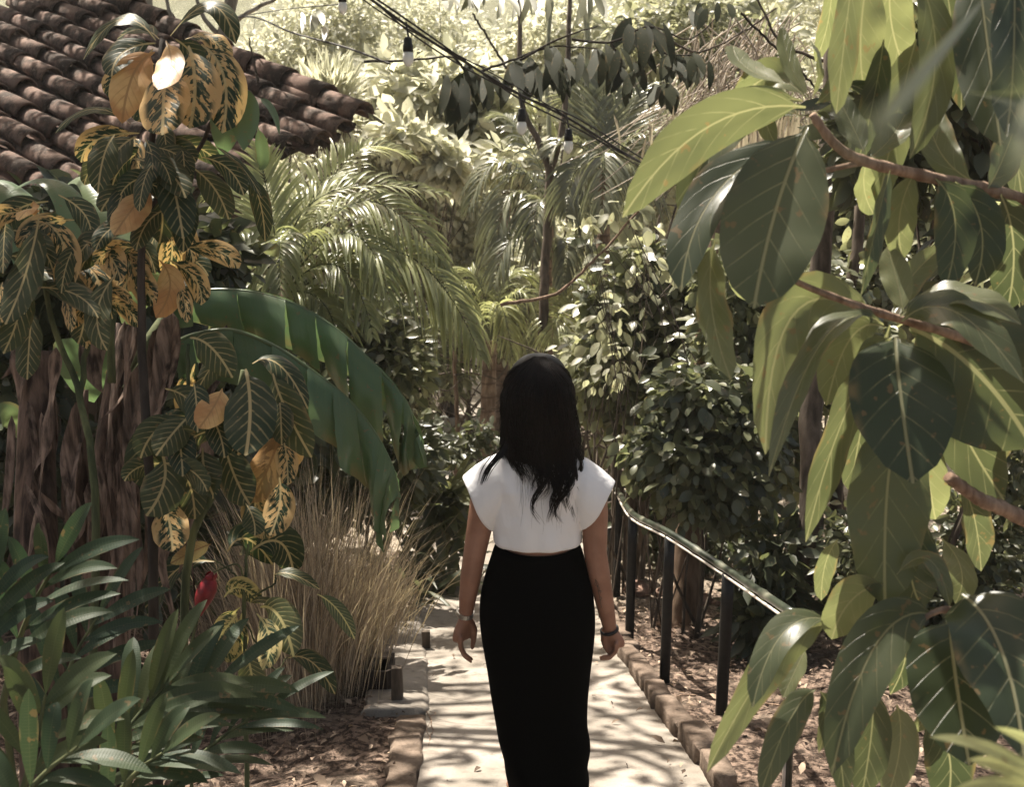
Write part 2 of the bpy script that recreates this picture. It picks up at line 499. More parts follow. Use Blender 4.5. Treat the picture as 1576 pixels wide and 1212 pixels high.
M['skirt'] = m.done(m.bsdf((.0022, .0021, .0020), 1., m.bump(n1, .1, .0005), .03))
m = NT('hair')
at = m.n('ShaderNodeAttribute', attribute_name='lf'); sx = m.n('ShaderNodeSeparateXYZ'); m.link(at.outputs['Vector'], sx.inputs[0])
c = m.mix(sx.outputs[2], (.0025, .0019, .0016), (.013, .0078, .006))
M['hair'] = m.done(m.bsdf(c, .52, None, .16))

# soil with debris
m = NT('soil')
co = m.co()
n1 = m.noise(2.2, 4., co); n2 = m.noise(26., 6., co, .7); n3 = m.noise(90., 3., co)
c = m.mix(m.step(n2, .42, .60), (.045, .032, .025), (.25, .18, .138))
c = m.mix(m.math('MULTIPLY', m.step(n1, .5, .72), .5), c, (.27, .215, .165))
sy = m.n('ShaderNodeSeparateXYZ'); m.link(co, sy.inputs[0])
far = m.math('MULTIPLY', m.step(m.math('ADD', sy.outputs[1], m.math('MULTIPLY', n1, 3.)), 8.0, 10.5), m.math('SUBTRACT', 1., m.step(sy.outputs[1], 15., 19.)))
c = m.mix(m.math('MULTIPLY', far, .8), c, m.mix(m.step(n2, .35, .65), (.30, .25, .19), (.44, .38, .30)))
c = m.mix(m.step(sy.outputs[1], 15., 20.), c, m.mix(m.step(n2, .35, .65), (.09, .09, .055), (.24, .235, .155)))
M['soil'] = m.done(m.bsdf(c, .95, m.bump(m.math('ADD', n2, m.math('MULTIPLY', n3, .5)), .9, .03), .1))
# worn concrete / sand path
m = NT('path_surface')
co = m.co()
n1 = m.noise(1.6, 5., co, .6, .6); n2 = m.noise(14., 5., co, .65); n3 = m.noise(160., 2., co)
c = m.mix(m.step(n1, .35, .68), (.20, .176, .147), (.335, .297, .255))
c = m.mix(m.math('MULTIPLY', m.step(n2, .50, .70), .6), c, (.13, .105, .085))
c = m.mix(m.math('MULTIPLY', m.step(n3, .58, .72), .5), c, (.13, .105, .085))
M['path'] = m.done(m.bsdf(c, .9, m.bump(m.math('ADD', n2, m.math('MULTIPLY', n3, .4)), .35, .012), .15))
m = NT('kerb_concrete')
co = m.co(); n1 = m.noise(6., 5., co, .65); n2 = m.noise(45., 5., co, .7)
c = m.mix(m.step(n1, .35, .65), (.09, .066, .05), (.22, .168, .13))
c = m.mix(m.math('MULTIPLY', m.step(n2, .5, .7), .5), c, (.10, .075, .055))
M['kerb'] = m.done(m.bsdf(c, .92, m.bump(m.math('ADD', n2, n1), .7, .015), .12))
# clay roof tile
m = NT('clay_tile')
co = m.co(); n1 = m.noise(5., 5., co, .7); n2 = m.noise(34., 5., co, .7)
at = m.n('ShaderNodeAttribute', attribute_name='lf'); sx = m.n('ShaderNodeSeparateXYZ'); m.link(at.outputs['Vector'], sx.inputs[0])
c = m.mix(sx.outputs[2], (.11, .068, .053), (.24, .165, .13))
c = m.mix(m.step(n1, .40, .60), c, (.05, .037, .030))
c = m.mix(m.math('MULTIPLY', m.step(n2, .55, .72), .55), c, (.32, .27, .22))
M['tile'] = m.done(m.bsdf(c, .88, m.bump(n2, .5, .008), .15))
# bamboo-like green rail
m = NT('green_rail')
at = m.n('ShaderNodeAttribute', attribute_name='lf'); sx = m.n('ShaderNodeSeparateXYZ'); m.link(at.outputs['Vector'], sx.inputs[0])
n1 = m.noise(20., 4., m.co())
c = m.mix(m.step(n1, .3, .7), (.016, .021, .014), (.042, .05, .033))
c = m.mix(sx.outputs[2], c, (.30, .29, .22))
M['rail'] = m.done(m.bsdf(c, .32, m.bump(n1, .2, .003), .6))
M['rail_strip'] = plain('pale_strip', (.55, .50, .43), .6)
M['bulb'] = plain('frosted_bulb', (.88, .87, .83), .25, .5, .02, bump=.0, Transmission_Weight=.25)
M['steel'] = plain('brushed_steel', (.55, .54, .50), .35, .5, .15, 200., Metallic=.9)
M['leather'] = plain('black_band', (.012, .010, .010), .5, .4)
M['ink'] = plain('tattoo_ink', (.07, .055, .045), .6)
M['red'] = plain('red_bract', (.17, .008, .012), .45, .4, .3, 40.)
M['wood'] = bark('weathered_wood', (.10, .08, .06), (.26, .21, .16), scale=6., stretch=(1, 1, .1))
M['stone'] = plain('stone', (.26, .17, .13), .9, .15, .4, 18., .8)
M['thatch'] = leaf_mat('dry_thatch', (.22, .18, .15), (.62, .55, .47), (0, 0, 0), K=0, rough=.8, trans=.25, tcol=1.2, spec=.15)
M['wall'] = plain('plaster_wall', (.10, .075, .06), .9, .1, .3, 6., .4)
M['rafter'] = bark('rafter_wood', (.03, .022, .017), (.09, .065, .05))
# ------------------------------------------------------------------ ground, path
def sheet(name, X, Y, Z, mat):
    mb = MB(); ny, nx = X.shape
    V = np.stack([X, Y, Z], -1).reshape(-1, 3)
    i, j = np.meshgrid(np.arange(ny - 1), np.arange(nx - 1), indexing='ij')
    f = np.stack([i * nx + j, i * nx + j + 1, (i + 1) * nx + j + 1, (i + 1) * nx + j], -1).reshape(-1, 4)
    mb.add(V, f)
    return tag(mb.build(name, mat), kind='structure')
ys = np.concatenate([np.arange(-3, 14, .06), 14 * 1.035 ** np.arange(0, 64)])
xs = np.concatenate([-8 * 1.10 ** np.arange(25, 0, -1), np.arange(-8, 8, .08), 8 * 1.10 ** np.arange(0, 26)])
Xg, Yg = np.meshgrid(xs, ys)
l, r = path_edges(Yg)
off = np.clip(np.maximum(l - Xg, Xg - r) / .3, 0, 1)
Zg = ground(Xg, Yg) + off * .02 * RNG.normal(0, .5, Xg.shape) * (Yg < 14) - .012
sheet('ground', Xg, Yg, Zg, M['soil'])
yp = np.arange(-1.5, 20, .08)
l, r = path_edges(yp)
s = np.linspace(0, 1, 14)
Xp = l[:, None] - .02 + (r - l + .04)[:, None] * s[None]
Yp = np.broadcast_to(yp[:, None], Xp.shape)
wob = .02 * np.sin(yp * 9) + .015 * np.sin(yp * 23)
Xp = Xp + wob[:, None] * np.abs(s - .5)[None] * (yp > 6.5)[:, None] * 2
sheet('path', Xp, Yp, gbase(Yp) + .012 + .006 * np.sin(Xp * 5) * np.sin(Yp * 3), M['path'])

# kerb stones along the right edge: every stone stands for itself
def kerb_stone(x0, y0, x1, y1, wd, h):
    a = np.array([x0, y0]); b = np.array([x1, y1]); d = b - a; L = np.linalg.norm(d); d /= L; nn = np.array([d[1], -d[0]])
    mb = MB()
    rings = []; skew = random.gauss(0, .012); tilt_ = random.gauss(0, .008)
    for t in np.linspace(0, 1, 9):
        q = a + d * (L - .012) * t
        z0 = float(gbase(q[1])) - .06; z1 = float(gbase(q[1])) + h
        e = skew * (t - .5); pinch = .97 if t in (0., 1.) else 1.
        pr = []
        for (uu, zz) in ((0, z0), (0, z1 - .010), (.004, z1 - .003), (.012, z1), (wd * .5, z1 + .002), (wd - .012, z1), (wd - .004, z1 - .003), (wd, z1 - .010), (wd, z0), (wd * .5, z0)):
            g = q + nn * (uu * pinch + e + random.gauss(0, .0018))
            pr.append((g[0], g[1], zz + tilt_ * (t - .5) * (zz > z0) + random.gauss(0, .0012) - (0.004 if pinch < 1 and zz > z0 else 0)))
        rings.append(pr)
    loft(mb, rings)
    return mb.build('kerb_stone', M['kerb'])
ORD = ['first', 'second', 'third', 'fourth', 'fifth', 'sixth', 'seventh', 'eighth', 'ninth', 'tenth', 'eleventh', 'twelfth', 'thirteenth', 'fourteenth', 'fifteenth', 'sixteenth', 'seventeenth', 'eighteenth', 'nineteenth', 'twentieth', 'next', 'next', 'next', 'next']
y = 3.62; ki = 0
while y < 9.5:
    L = random.uniform(.22, .46)
    x0 = path_edges(y)[1]; x1 = path_edges(y + L)[1]
    k = kerb_stone(float(x0) + .01, y, float(x1) + .01, y + L, random.uniform(.085, .115), random.uniform(.075, .105))
    tag(k, ORD[ki] + ' kerb stone counting up from the bottom of the picture, right of the pale path', 'kerb stone', 'kerb stones along the right edge of the path')
    y += L + .016; ki += 1

# low concrete edging on the left of the path
def edging(y0, y1, wd, h, name, label, jit=.006):
    mb = MB(); rings = []
    for yy in np.arange(y0, y1 + .01, .07):
        x = float(path_edges(yy)[0]) - .015
        z0 = float(gbase(yy)) - .25; z1 = float(gbase(yy)) + h + .012 * math.sin(yy * 5)
        j = lambda: random.gauss(0, jit)
        rings.append([(x + j(), yy, z0), (x + j(), yy, z1 - .012), (x - .02, yy, z1 + j() * .5), (x - wd * .5, yy, z1 + j() * .5), (x - wd + .02, yy, z1 + j() * .5), (x - wd + j(), yy, z1 - .02), (x - wd + j(), yy, z0), (x - wd * .5, yy, z0)])
    loft(mb, rings)
    return tag(mb.build(name, M['kerb'] if wd < .2 else M['path']), label, 'edging')
edging(2.0, 4.62, .14, .03, 'path_edging', 'narrow broken concrete edging on the left of the path, nearest the camera', .010)
edging(4.64, 6.9, .30, .04, 'path_edging', 'wide pale concrete ledge on the left of the path in front of the dry grass')
edging(6.92, 9.5, .18, .03, 'path_edging', 'low concrete edging on the left of the path beside the strappy plant', .010)
def stake(px, py, h, wd, label, mat='wood', lean=0):
    p = GP(px, py); mb = MB()
    rings = []
    for t in np.linspace(0, 1, 5):
        c = p + np.array([lean * t, 0, -.08 + (h + .08) * t]); q = wd / 2
        rings.append([c + np.array([sx * q + random.gauss(0, .002), sy * q * .7 + random.gauss(0, .002), 0]) for sx, sy in ((-1, -1), (1, -1), (1, 1), (-1, 1))])
    loft(mb, rings)
    return tag(mb.build('wooden_stake', M[mat], smooth=False), label, 'stake')
stake(656, 1003, .13, .045, 'short dark wooden stake standing against the pale ledge at the path edge', 'bark')
stake(612, 1085, .20, .05, 'mossy dark wooden stake in front of the dark box under the ledge', 'bark')
# dark timber box by the ledge
t = thing('planter_box', 'small dark timber box sunk beside the ledge left of the path', 'box', GP(600, 1065))
c = np.array(t.location)
for (dx, dy, sx, sy) in ((-.10, -.09, .2, .02), (-.10, .11, .2, .02), (-.21, .01, .02, .2), (.01, .01, .02, .2)):
    mb = MB(); box(mb, c + np.array([dx, dy, .06]), (sx, sy, .2), 0, .003); mb.build('side_board', M['bark_dark'], t, False)
for k in range(3):
    mb = MB(); box(mb, c + np.array([-.1, .05 + .045 * k, .168]), (.21, .04, .014), .03 * k, .003); mb.build('slat', M['wood'], t, False)

# leaf litter on the beds, stones, twigs
def on_ground(n, x0, x1, y0, y1):
    x = RNG.uniform(x0, x1, n); y = RNG.uniform(y0, y1, n)
    return x, y
mb = MB()
x, y = on_ground(26000, -4, 5, 2.2, 12)
l, r = path_edges(y)
inp = (x > l - .12) & (x < r + .14)
keep = (~inp) | (RNG.random(len(x)) < .045)
keep &= (np.abs(x) < y * .62 + .5)
x, y, inp = x[keep], y[keep], inp[keep]
z = ground(x, y) + .006 + RNG.random(len(x)) * .02 + inp * .008
B = np.stack([x, y, z], 1); an = RNG.random(len(x)) * 6.283
L = RNG.uniform(.010, .05, len(x)) * np.where(RNG.random(len(x)) < .1, 1.7, 1)
D = np.stack([np.cos(an), np.sin(an), RNG.normal(0, .25, len(x))], 1)
N = nrm(np.stack([RNG.normal(0, .5, len(x)), RNG.normal(0, .5, len(x)), np.ones(len(x))], 1))
leaves(mb, B, B + D * L[:, None] * .5 + np.array([0, 0, .012]), B + D * L[:, None], L * RNG.uniform(.3, .6, len(x)), N, ns=3, nu=2, fold=.3, shape='strip', rnd=RNG.random(len(x)) ** 2.4)
tag(mb.build('leaf_litter', M['litter']), 'scattered dry leaves and wood chips on the brown soil beds', 'leaf litter', kind='stuff')

mbt = MB()
for k in range(170):
    yy = random.uniform(3, 10); xx = random.choice([random.uniform(-3, -.8), random.uniform(.85, 3.6)])
    a = random.uniform(0, 6.28); L = random.uniform(.08, .4)
    z = float(ground(xx, yy)) + .01
    p = np.array([xx, yy, z]); q = p + np.array([math.cos(a) * L, math.sin(a) * L, 0]); q[2] = float(ground(q[0], q[1])) + random.uniform(.01, .06)
    tube(mbt, spline([p, (p + q) / 2 + RNG.normal(0, .015, 3), q], 6), np.linspace(.005, .002, 6), 5)
tag(mbt.build('fallen_twigs', M['twig']), 'thin fallen twigs strewn over the soil beds', 'twigs', kind='stuff')

def stone(px, py, s, label, grp=None):
    p = GP(px, py); mb = MB(); rings = []
    n = 12; ph = random.random() * 6
    for i in range(8):
        a = -math.pi / 2 + math.pi * min(max(i / 7, .03), .97)
        rings.append([p + np.array([math.cos(a) * math.cos(b) * s * (1 + .25 * math.sin(2 * b + ph)), math.cos(a) * math.sin(b) * s * .8, math.sin(a) * s * (.7 + .25 * math.sin(3 * b + ph)) + s * .35]) + RNG.normal(0, s * .06, 3) for b in np.linspace(0, 6.283, n, endpoint=False)])
    loft(mb, rings)
    return tag(mb.build('rock', M['stone'], smooth=False), label, 'rock', grp)
stone(980, 915, .09, 'large brown rock on the soil behind the second post, left of the tree trunk')
stone(1016, 917, .05, 'small reddish rock touching the left side of the brown tree trunk')
stone(1080, 930, .07, 'reddish rock just right of the brown tree trunk')
stone(1106, 932, .05, 'dark reddish rock seen just left of the nearest black post')

# ------------------------------------------------------------------ railing
rail = thing('handrail', 'green jointed handrail on black posts beside the sloping path', 'railing', GP(1118, 1165))
base_y = [3.05, 4.2, 5.28, 5.95, 6.75, 8.1, 9.4, 10.9]
postpx = [(1245, 1500, 945, 3.55), (1112, 1176, 880, 5.0), (1015, 1068, 822, 5.6), (960, 1012, 792, 6.45), (948, 932, 760, 8.0), (938, 880, 747, 9.4)]
tops = []
for k, (px, pyb, pyt, d) in enumerate(postpx):
    top = P({0: 1222, 1: 1121, 2: 1031, 3: 974, 4: 953, 5: 941}[k], pyt, d)
    if k == 0: top = P(1222, 948, 3.9)
    b = np.array([top[0] + (0.0 if k else 0.02), top[1], float(ground(top[0], top[1])) - .1])
    mb = MB()
    rr = .026 if k else .018
    if k == 0:
        # the railing's near end: its green rail bends down into the post
        tube(mb, spline([top + np.array([0, -.015, -.02]), (top + b) / 2, b], 10), rr, 10, cap=True)
        mb.build('end_post', M['rail'], rail)
        mb2 = MB(); tube(mb2, spline([top + np.array([-.018, -.02, -.03]), (top + b) / 2 + np.array([-.018, -.02, 0]), b + np.array([-.018, -.02, 0])], 10), .006, 6); mb2.build('pale_strip', M['rail_strip'], rail)
    else:
        q = rr * .9
        loft(mb, [[(b[0] + (top[0] - b[0]) * t + sx * q, b[1] + sy * q, b[2] + (top[2] - .02 - b[2]) * t) for sx, sy in ((-1, -1), (0, -1.15), (1, -1), (1.15, 0), (1, 1), (0, 1.15), (-1, 1), (-1.15, 0))] for t in np.linspace(0, 1, 6)])
        mb.build('post', M['black_metal'], rail)
    tops.append(top)
far_end = P(925, 730, 11.5)
cl = spline(tops + [far_end], 90)
rad = .0165 + .004 * (np.abs(np.sin(np.arange(90) * .55)) < .18)
mb = MB(); tube(mb, cl + np.array([0, 0, .004]), rad, 12, cap=True)
mb.a = [np.concatenate([a[:, :2], ((np.abs(np.sin(np.round((a[:, 1] * 89 if False else a[:, 1] * 91)) * .55)) < .18) * .5)[:, None]], 1) for a in mb.a]
mb.build('rail', M['rail'], rail)
mb = MB(); tube(mb, cl + np.array([-.013, -.006, -.022]), .006, 6); mb.build('pale_strip', M['rail_strip'], rail)

# ------------------------------------------------------------------ tiled roof
house = thing('tiled_roof_house', 'old house at the left edge under a roof of mossy clay barrel tiles', 'house', P(100, 520, 9.5))
# roof plane: corner at the right tip; tiles run down to the right, columns step away along the eave
tip = P(526, 200, 9.2)
e_far = P(-260, 545, 6.2)              # where the eave line leaves on the left, nearer to us
up = P(-40, -75, 11.8)                 # up-slope from the left part
ev = e_far - tip; eL = np.linalg.norm(ev); ev /= eL
dn = tip - P(120, 0, 11.6)             # direction down the slope
dL = np.linalg.norm(dn); dn /= dL
rn_ = nrm(np.cross(ev, dn)); rn_ = rn_ * (1 if rn_[2] > 0 else -1)
step = .265
ncol = int(eL / step) + 1
deck = MB(); under = MB(); topt = MB()
TL = .62
for c_ in range(-1, ncol):
    o0 = tip + ev * step * c_
    for k in range(9):
        # upper (convex) tile k counted from the eave
        j = RNG.normal(0, .016, 3)
        lo = o0 - dn * (k * TL * .86) + j * .6 + rn_ * .012 * (k % 2) + dn * (.05 * math.sin(c_ * 2.3) if k == 0 else 0)
        hi = lo - dn * TL - rn_ * .035
        side = nrm(np.cross(dn, rn_))
        rows = []
        for t, rr in ((0, .108), (.5, .100), (1., .088)):
            cpt = lo + (hi - lo) * t
            ao = np.linspace(-1.55, 1.55, 9)
            outer = [cpt + side * math.sin(a) * rr + rn_ * (math.cos(a) * rr * .95 - .01) for a in ao]
            inner = [cpt + side * math.sin(a) * (rr - .018) + rn_ * (math.cos(a) * (rr - .018) * .95 - .01) for a in ao[::-1]]
            rows.append(outer + inner)
        loft(topt, rows, rnd=random.random())
        # pan tile between the columns
        if k < 9:
            lo2 = lo + ev * step * .5 - rn_ * .045
            hi2 = hi + ev * step * .5 - rn_ * .045
            rows = []
            for t in (0, 1.):
                cpt = lo2 + (hi2 - lo2) * t
                ao = np.linspace(-1.3, 1.3, 5)
                outer = [cpt + side * math.sin(a) * .08 - rn_ * (math.cos(a) * .07 - .04) for a in ao]
                inner = [q + rn_ * .014 for q in outer[::-1]]
                rows.append(outer + inner)
            loft(topt, rows, rnd=random.random() * .5)
topt.build('roof', M['tile'], house)
# ridge-like verge tiles along the right edge
vg = MB()
for k in range(9):
    lo = tip - ev * .28 - dn * (k * .52) + rn_ * .035 + RNG.normal(0, .008, 3)
    hi = lo - dn * .60 - rn_ * .03
    side = nrm(np.cross(dn, rn_)); rows = []
    for t, rr in ((0, .125), (1., .10)):
        cpt = lo + (hi - lo) * t; ao = np.linspace(-1.7, 1.7, 10)
        rows.append([cpt + side * math.sin(a) * rr + rn_ * math.cos(a) * rr for a in ao] + [cpt + side * math.sin(a) * (rr - .018) + rn_ * math.cos(a) * (rr - .018) for a in ao[::-1]])
    loft(vg, rows, rnd=random.random() * .6)
vg.build('verge_tiles', M['tile'], house)
bt = MB()
for k in range(7):
    a = tip + ev * (.05 + k * .8) - rn_ * .16 - dn * .05
    tube(bt, [a, a - dn * 4.2], .045, 6, cap=True)
tube(bt, [tip - rn_ * .12 - dn * .25, tip + ev * eL - rn_ * .12 - dn * .25], .05, 8, cap=True)
bt.build('rafters', M['rafter'], house)
dk = MB()
a = tip - rn_ * .10 - dn * .2; b = tip + ev * eL - rn_ * .10 - dn * .2
loft(dk, [[a, b, b - rn_ * .02, a - rn_ * .02], [a - dn * 4.2, b - dn * 4.2, b - dn * 4.2 - rn_ * .02, a - dn * 4.2 - rn_ * .02]], close=True)
dk.build('roof_deck', M['rafter'], house, smooth=False)
# wall below, set back under the roof
wl = MB()
a = tip - dn * .9 + ev * .5 - rn_ * .2; b = tip + ev * eL - dn * .9 - rn_ * .2
th = nrm(np.array([-dn[0], -dn[1], 0])) * .2
rows = []
for q in (a, b):
    zb = float(ground(q[0], q[1])) - .3
    rows.append([(q[0], q[1], zb), (q[0], q[1], q[2]), (q[0] + th[0], q[1] + th[1], q[2] + .05), (q[0] + th[0], q[1] + th[1], zb)])
loft(wl, rows)
wl.build('wall', M['wall'], house, smooth=False)
# ------------------------------------------------------------------ the woman
YW = 3.33
person = thing('person', 'woman with long dark hair, white crop top and long black skirt walking down the path', 'person', (.085, YW, 0))
def V(px, py, dy=0.):
    return W(px, py, YW + dy)
def PXM(px, py): return 1.0 / (F / depth_of(V(px, py)))       # metres per pixel there
body = MB()
# torso
def ring(py, xl, xr, b, dy=0., n=40, e=2.0, sag=0.):
    a0 = V(xl, py, dy); a1 = V(xr, py, dy)
    cx = (a0[0] + a1[0]) / 2; a = (a1[0] - a0[0]) / 2; z = a0[2]
    out = []
    for t in np.linspace(0, 2 * math.pi, n, endpoint=False):
        c, s_ = math.cos(t), math.sin(t)
        x = abs(c) ** (2 / e) * (1 if c > 0 else -1); y_ = abs(s_) ** (2 / e) * (1 if s_ > 0 else -1)
        out.append((cx + a * x, YW + dy + b * y_, z - sag * max(0, 1 - abs(x)) ** 1))
    return out
loft(body, [ring(980, 770, 880, .09), ring(940, 760, 895, .12), ring(900, 768, 890, .115), ring(850, 772, 886, .098), ring(800, 768, 888, .10), ring(760, 760, 896, .11, e=2.3), ring(735, 752, 906, .10, e=2.4), ring(715, 765, 890, .085, e=2.2), ring(700, 790, 868, .065), ring(690, 803, 855, .055)])
capsule(body, [V(829, 740), V(829, 700, .005), V(829, 655, .015)], [.062, .055, .055])
ellipsoid(body, V(829, 610, .01), (.077, .098, .115), nu=28, nv=18)
ellipsoid(body, V(829, 648, .055), (.055, .055, .055))
ellipsoid(body, V(829, 625, .112), (.012, .018, .025))              # nose
ellipsoid(body, V(829, 643, .103), (.024, .012, .009))              # lips
for s_ in (-1, 1):
    ellipsoid(body, V(829 + s_ * 38, 620, .0), (.010, .022, .032))  # ears
# arms
def arm(pts, rad): capsule(body, pts, rad)
arm([V(752, 742), V(742, 790, -.005), V(731, 850, -.015), V(725, 885, -.015), V(720, 920, 0), V(716.5, 950, .02)], [.052, .044, .037, .035, .029, .0225])
arm([V(907, 742), V(915, 790, -.005), V(916, 850, -.015), V(922, 885, -.015), V(930, 925, 0), V(938, 965, .02)], [.052, .044, .038, .036, .031, .0235])
# hands
def hand(pa, pb, side, fingers, thumb, wx=.55):
    # palm as a flattened loft from wrist pa to knuckles pb
    ax = nrm(pb - pa); wid = nrm(np.array([wx * side, -.8, 0.]) - ax * np.dot(ax, [wx * side, -.8, 0.])); nn = np.cross(ax, wid)
    rows = []
    for t, ww, tt in ((0., .022, .018), (.25, .028, .019), (.55, .038, .019), (.85, .041, .016), (1., .038, .013), (1.08, .03, .008)):
        c = pa + (pb - pa) * t
        rows.append([c + wid * math.cos(a) * ww + nn * math.sin(a) * tt for a in np.linspace(0, 6.283, 16, endpoint=False)])
    loft(body, rows)
    for pts in fingers: capsule(body, pts[0], pts[1], 10)
    capsule(body, thumb[0], thumb[1], 10)
    return wid, nn
# left hand: knuckles on the outside, four fingers curl in towards the body
def fing(base, k1, k2, tipp, r0): return ([base, k1, k2, tipp], [r0, r0 * .93, r0 * .86, r0 * .74])
L0, L1 = V(717, 948, .02), V(710, 984, .025)
fl = []
for k, (dy, ln) in enumerate(((-.030, .84), (-.010, .96), (.011, 1.0), (.032, .90))):
    fl.append(fing(V(709, 982, .02 + dy), V(708 + .8 * k, 982 + 17 * ln, .02 + dy * 1.05), V(713 + k, 982 + 29 * ln, .02 + dy), V(723 + k, 982 + 37 * ln, .02 + dy * .85), .0086 - .0006 * (k == 0)))
hand(L0, L1, -1, fl, ([V(723, 958, .03), V(729, 970, .045), V(729, 984, .05), V(727, 998, .05)], [.0165, .014, .0105, .007]), .9)
R0, R1 = V(938, 966, .02), V(947, 994, .025)
fr = []
for k, (dy, ln) in enumerate(((-.030, .84), (-.010, .96), (.011, 1.0), (.032, .90))):
    fr.append(fing(V(948, 992, .02 + dy), V(948 - k * .8, 992 + 13 * ln, .02 + dy * 1.05), V(940 - k, 992 + 22 * ln, .02 + dy), V(927 - k, 992 + 23 * ln, .02 + dy * .85), .0088 - .0006 * (k == 0)))
hand(R0, R1, 1, fr, ([V(932, 974, .02), V(931, 986, .03), V(934, 997, .03), V(939, 1005, .025)], [.0165, .0150, .0135, .0105]), 1.3)
# legs and feet
for s_ in (-1, 1):
    x = .085 + s_ * .085
    capsule(body, [np.array([x, YW, .92]), np.array([x - s_ * .03, YW, .5]), np.array([x - s_ * .048, YW - .02 * s_, .28]), np.array([x - s_ * .05, YW - .05 * s_, .10])], [.07, .044, .034, .028])
    capsule(body, [np.array([x - s_ * .04, YW - .05 * s_ - .03, .045]), np.array([x - s_ * .04, YW - .05 * s_ + .08, .035]), np.array([x, YW - .05 * s_ + .16, .022])], [.035, .034, .022])
ob = remesh(body, 'body', M['skin'], person, .0042, 6)
for s_ in (-1, 1):
    mb = MB(); ellipsoid(mb, V(829 + s_ * 15, 617, .098), (.011, .009, .009)); mb.build('eye', M['shirt'], person)

# shirt: one loft, boxy with cap sleeves; hem sags at the back
def wr(rows, amp, seed):
    rows = np.array(rows); n, m, _ = rows.shape
    for i in range(n):
        for j in range(m):
            t = j / m * 6.283
            k = amp * (math.sin(t * 5 + i * .5 + seed) * .5 + math.sin(t * 9 - i * .8 + seed * 2) * .35 + .3 * math.sin(t * 15 + i * 1.1))
            c = rows[i].mean(0); v = rows[i, j] - c; v[2] = 0
            rows[i, j] += nrm(v) * k * min(1., i / 3 + .3)
    return rows
def zat(py, dy): return V(829, py, dy)[2]
sh = MB()
prof = [(850, 764, 891, .117), (842, 761, 895, .121), (828, 758.5, 895, .122), (812, 758, 895, .122), (796, 756, 896, .122), (778, 755, 898, .121), (760, 753, 902, .118), (744, 750, 906, .114), (730, 750, 907, .106), (720, 751, 905, .100), (711, 755, 900, .094), (703, 762, 893, .086), (697, 772, 882, .076), (692, 783, 872, .068), (689, 792, 864, .060)]
rows = [ring(p0, xl, xr, b, 0, 72, 2.0 + .5 * min(1, max(0, (790 - p0) / 60))) for (p0, xl, xr, b) in prof]
rows = wr(rows, .0028, 1.0)
zc, zs_ = zat(853, -.12), zat(836, 0.)
for i in range(3):
    for j in range(72):
        u = min(1., abs((rows[i, j, 0] - .085) / .135)); k = 1 - i / 3
        rows[i, j, 2] = rows[i, j, 2] * (1 - k) + k * (zc + (zs_ - zc) * u ** 2.2)
for i in range(1, len(rows)):
    rows[i, :, 2] = np.maximum(rows[i, :, 2], rows[i - 1, :, 2] + .007)
for i in range(len(rows)):
    for j in range(72):
        px_ = (rows[i, j, 0] - .085) / .15; zf = rows[i, j, 2] - rows[6, 0, 2]
        f_ = math.sin((abs(px_) * 1.9 - zf * 16) * 3.1) * .0055 * math.exp(-((abs(px_) - .75) / .45) ** 2) * math.exp(-(zf / .12) ** 2)
        f_ += .003 * math.sin(px_ * 11 + zf * 9) * max(0, min(1, -zf / .06))
        rows[i, j, 1] += f_ * (-1 if rows[i, j, 1] < YW else 1)
loft(sh, rows)
for s_, (ox, oy), (ix, iy), (nx, ny), (mx, my) in ((-1, (712.5, 735), (758, 817), (792, 694), (772, 790)), (1, (946, 742), (893, 815), (866, 694), (884, 790))):
    o_, i_ = V(ox, oy), V(ix, iy); n_, m_ = V(nx, ny), V(mx, my)
    rg = []
    for t, dep in ((0., .070), (.25, .090), (.5, .094), (.75, .092), (.9, .088), (1., .084)):
        # the top line of the sleeve follows the rounded shoulder
        top = n_ + (o_ - n_) * t + np.array([0, 0, .020 * math.sin(math.pi * t)]); bot = m_ + (i_ - m_) * t
        c = (top + bot) / 2; h = (top - bot) / 2
        rg.append([c + h * math.cos(a) * (1 + .0 * t) + np.array([0, 1, 0]) * math.sin(a) * dep + np.array([s_, 0, 0]) * .004 * math.sin(3 * a + 1) * t for a in np.linspace(0, 6.283, 28, endpoint=False)])
    loft(sh, rg)
so_ = remesh(sh, 'crop_top', M['shirt'], person, .0036, 7)

sk = MB()
prof = [(1440, 815, 900, .12), (1400, 812, 900, .125), (1350, 808, 900, .125), (1300, 800, 902, .125), (1260, 793, 903, .128), (1212, 784, 904, .130), (1195, 779, 908, .131), (1180, 776, 903, .132), (1165, 773, 905, .134), (1150, 770, 910, .135), (1135, 767, 909, .137), (1120, 764, 904, .138), (1090, 759, 904, .142), (1060, 754, 906, .145), (1030, 750, 909, .150), (1000, 744, 913, .156), (975, 740, 915.5, .160), (950, 737.5, 916.5, .162), (925, 738, 914.5, .158), (905, 741, 912, .148), (885, 746.5, 907, .135), (868, 752, 902, .124), (852, 757, 898, .116), (843, 760, 895, .112), (834, 763, 892, .108), (829, 764, 891, .106)]
rows = [ring(p0, xl, xr, b, .0, 64, 2.2) for (p0, xl, xr, b) in prof]
rows = np.array(rows)
for i in range(len(rows)):
    for j in range(64):
        tt = j / 64 * 6.283
        k = .006 * math.sin(tt * 4 + i * .5) * max(0, 1 - i / 14)
        if prof[i][0] in (1195, 1165, 1135): k += .003 * math.sin(tt * 3 + i)
        rows[i, j, 0] += math.cos(tt) * k; rows[i, j, 1] += math.sin(tt) * k
for j in range(64):
    u = min(1., abs((rows[-1, j, 0] - .085) / .135))
    rows[-1, j, 2] = V(829, 857, -.107)[2] + .010 * u * u; rows[-2, j, 2] = rows[-1, j, 2] - .010
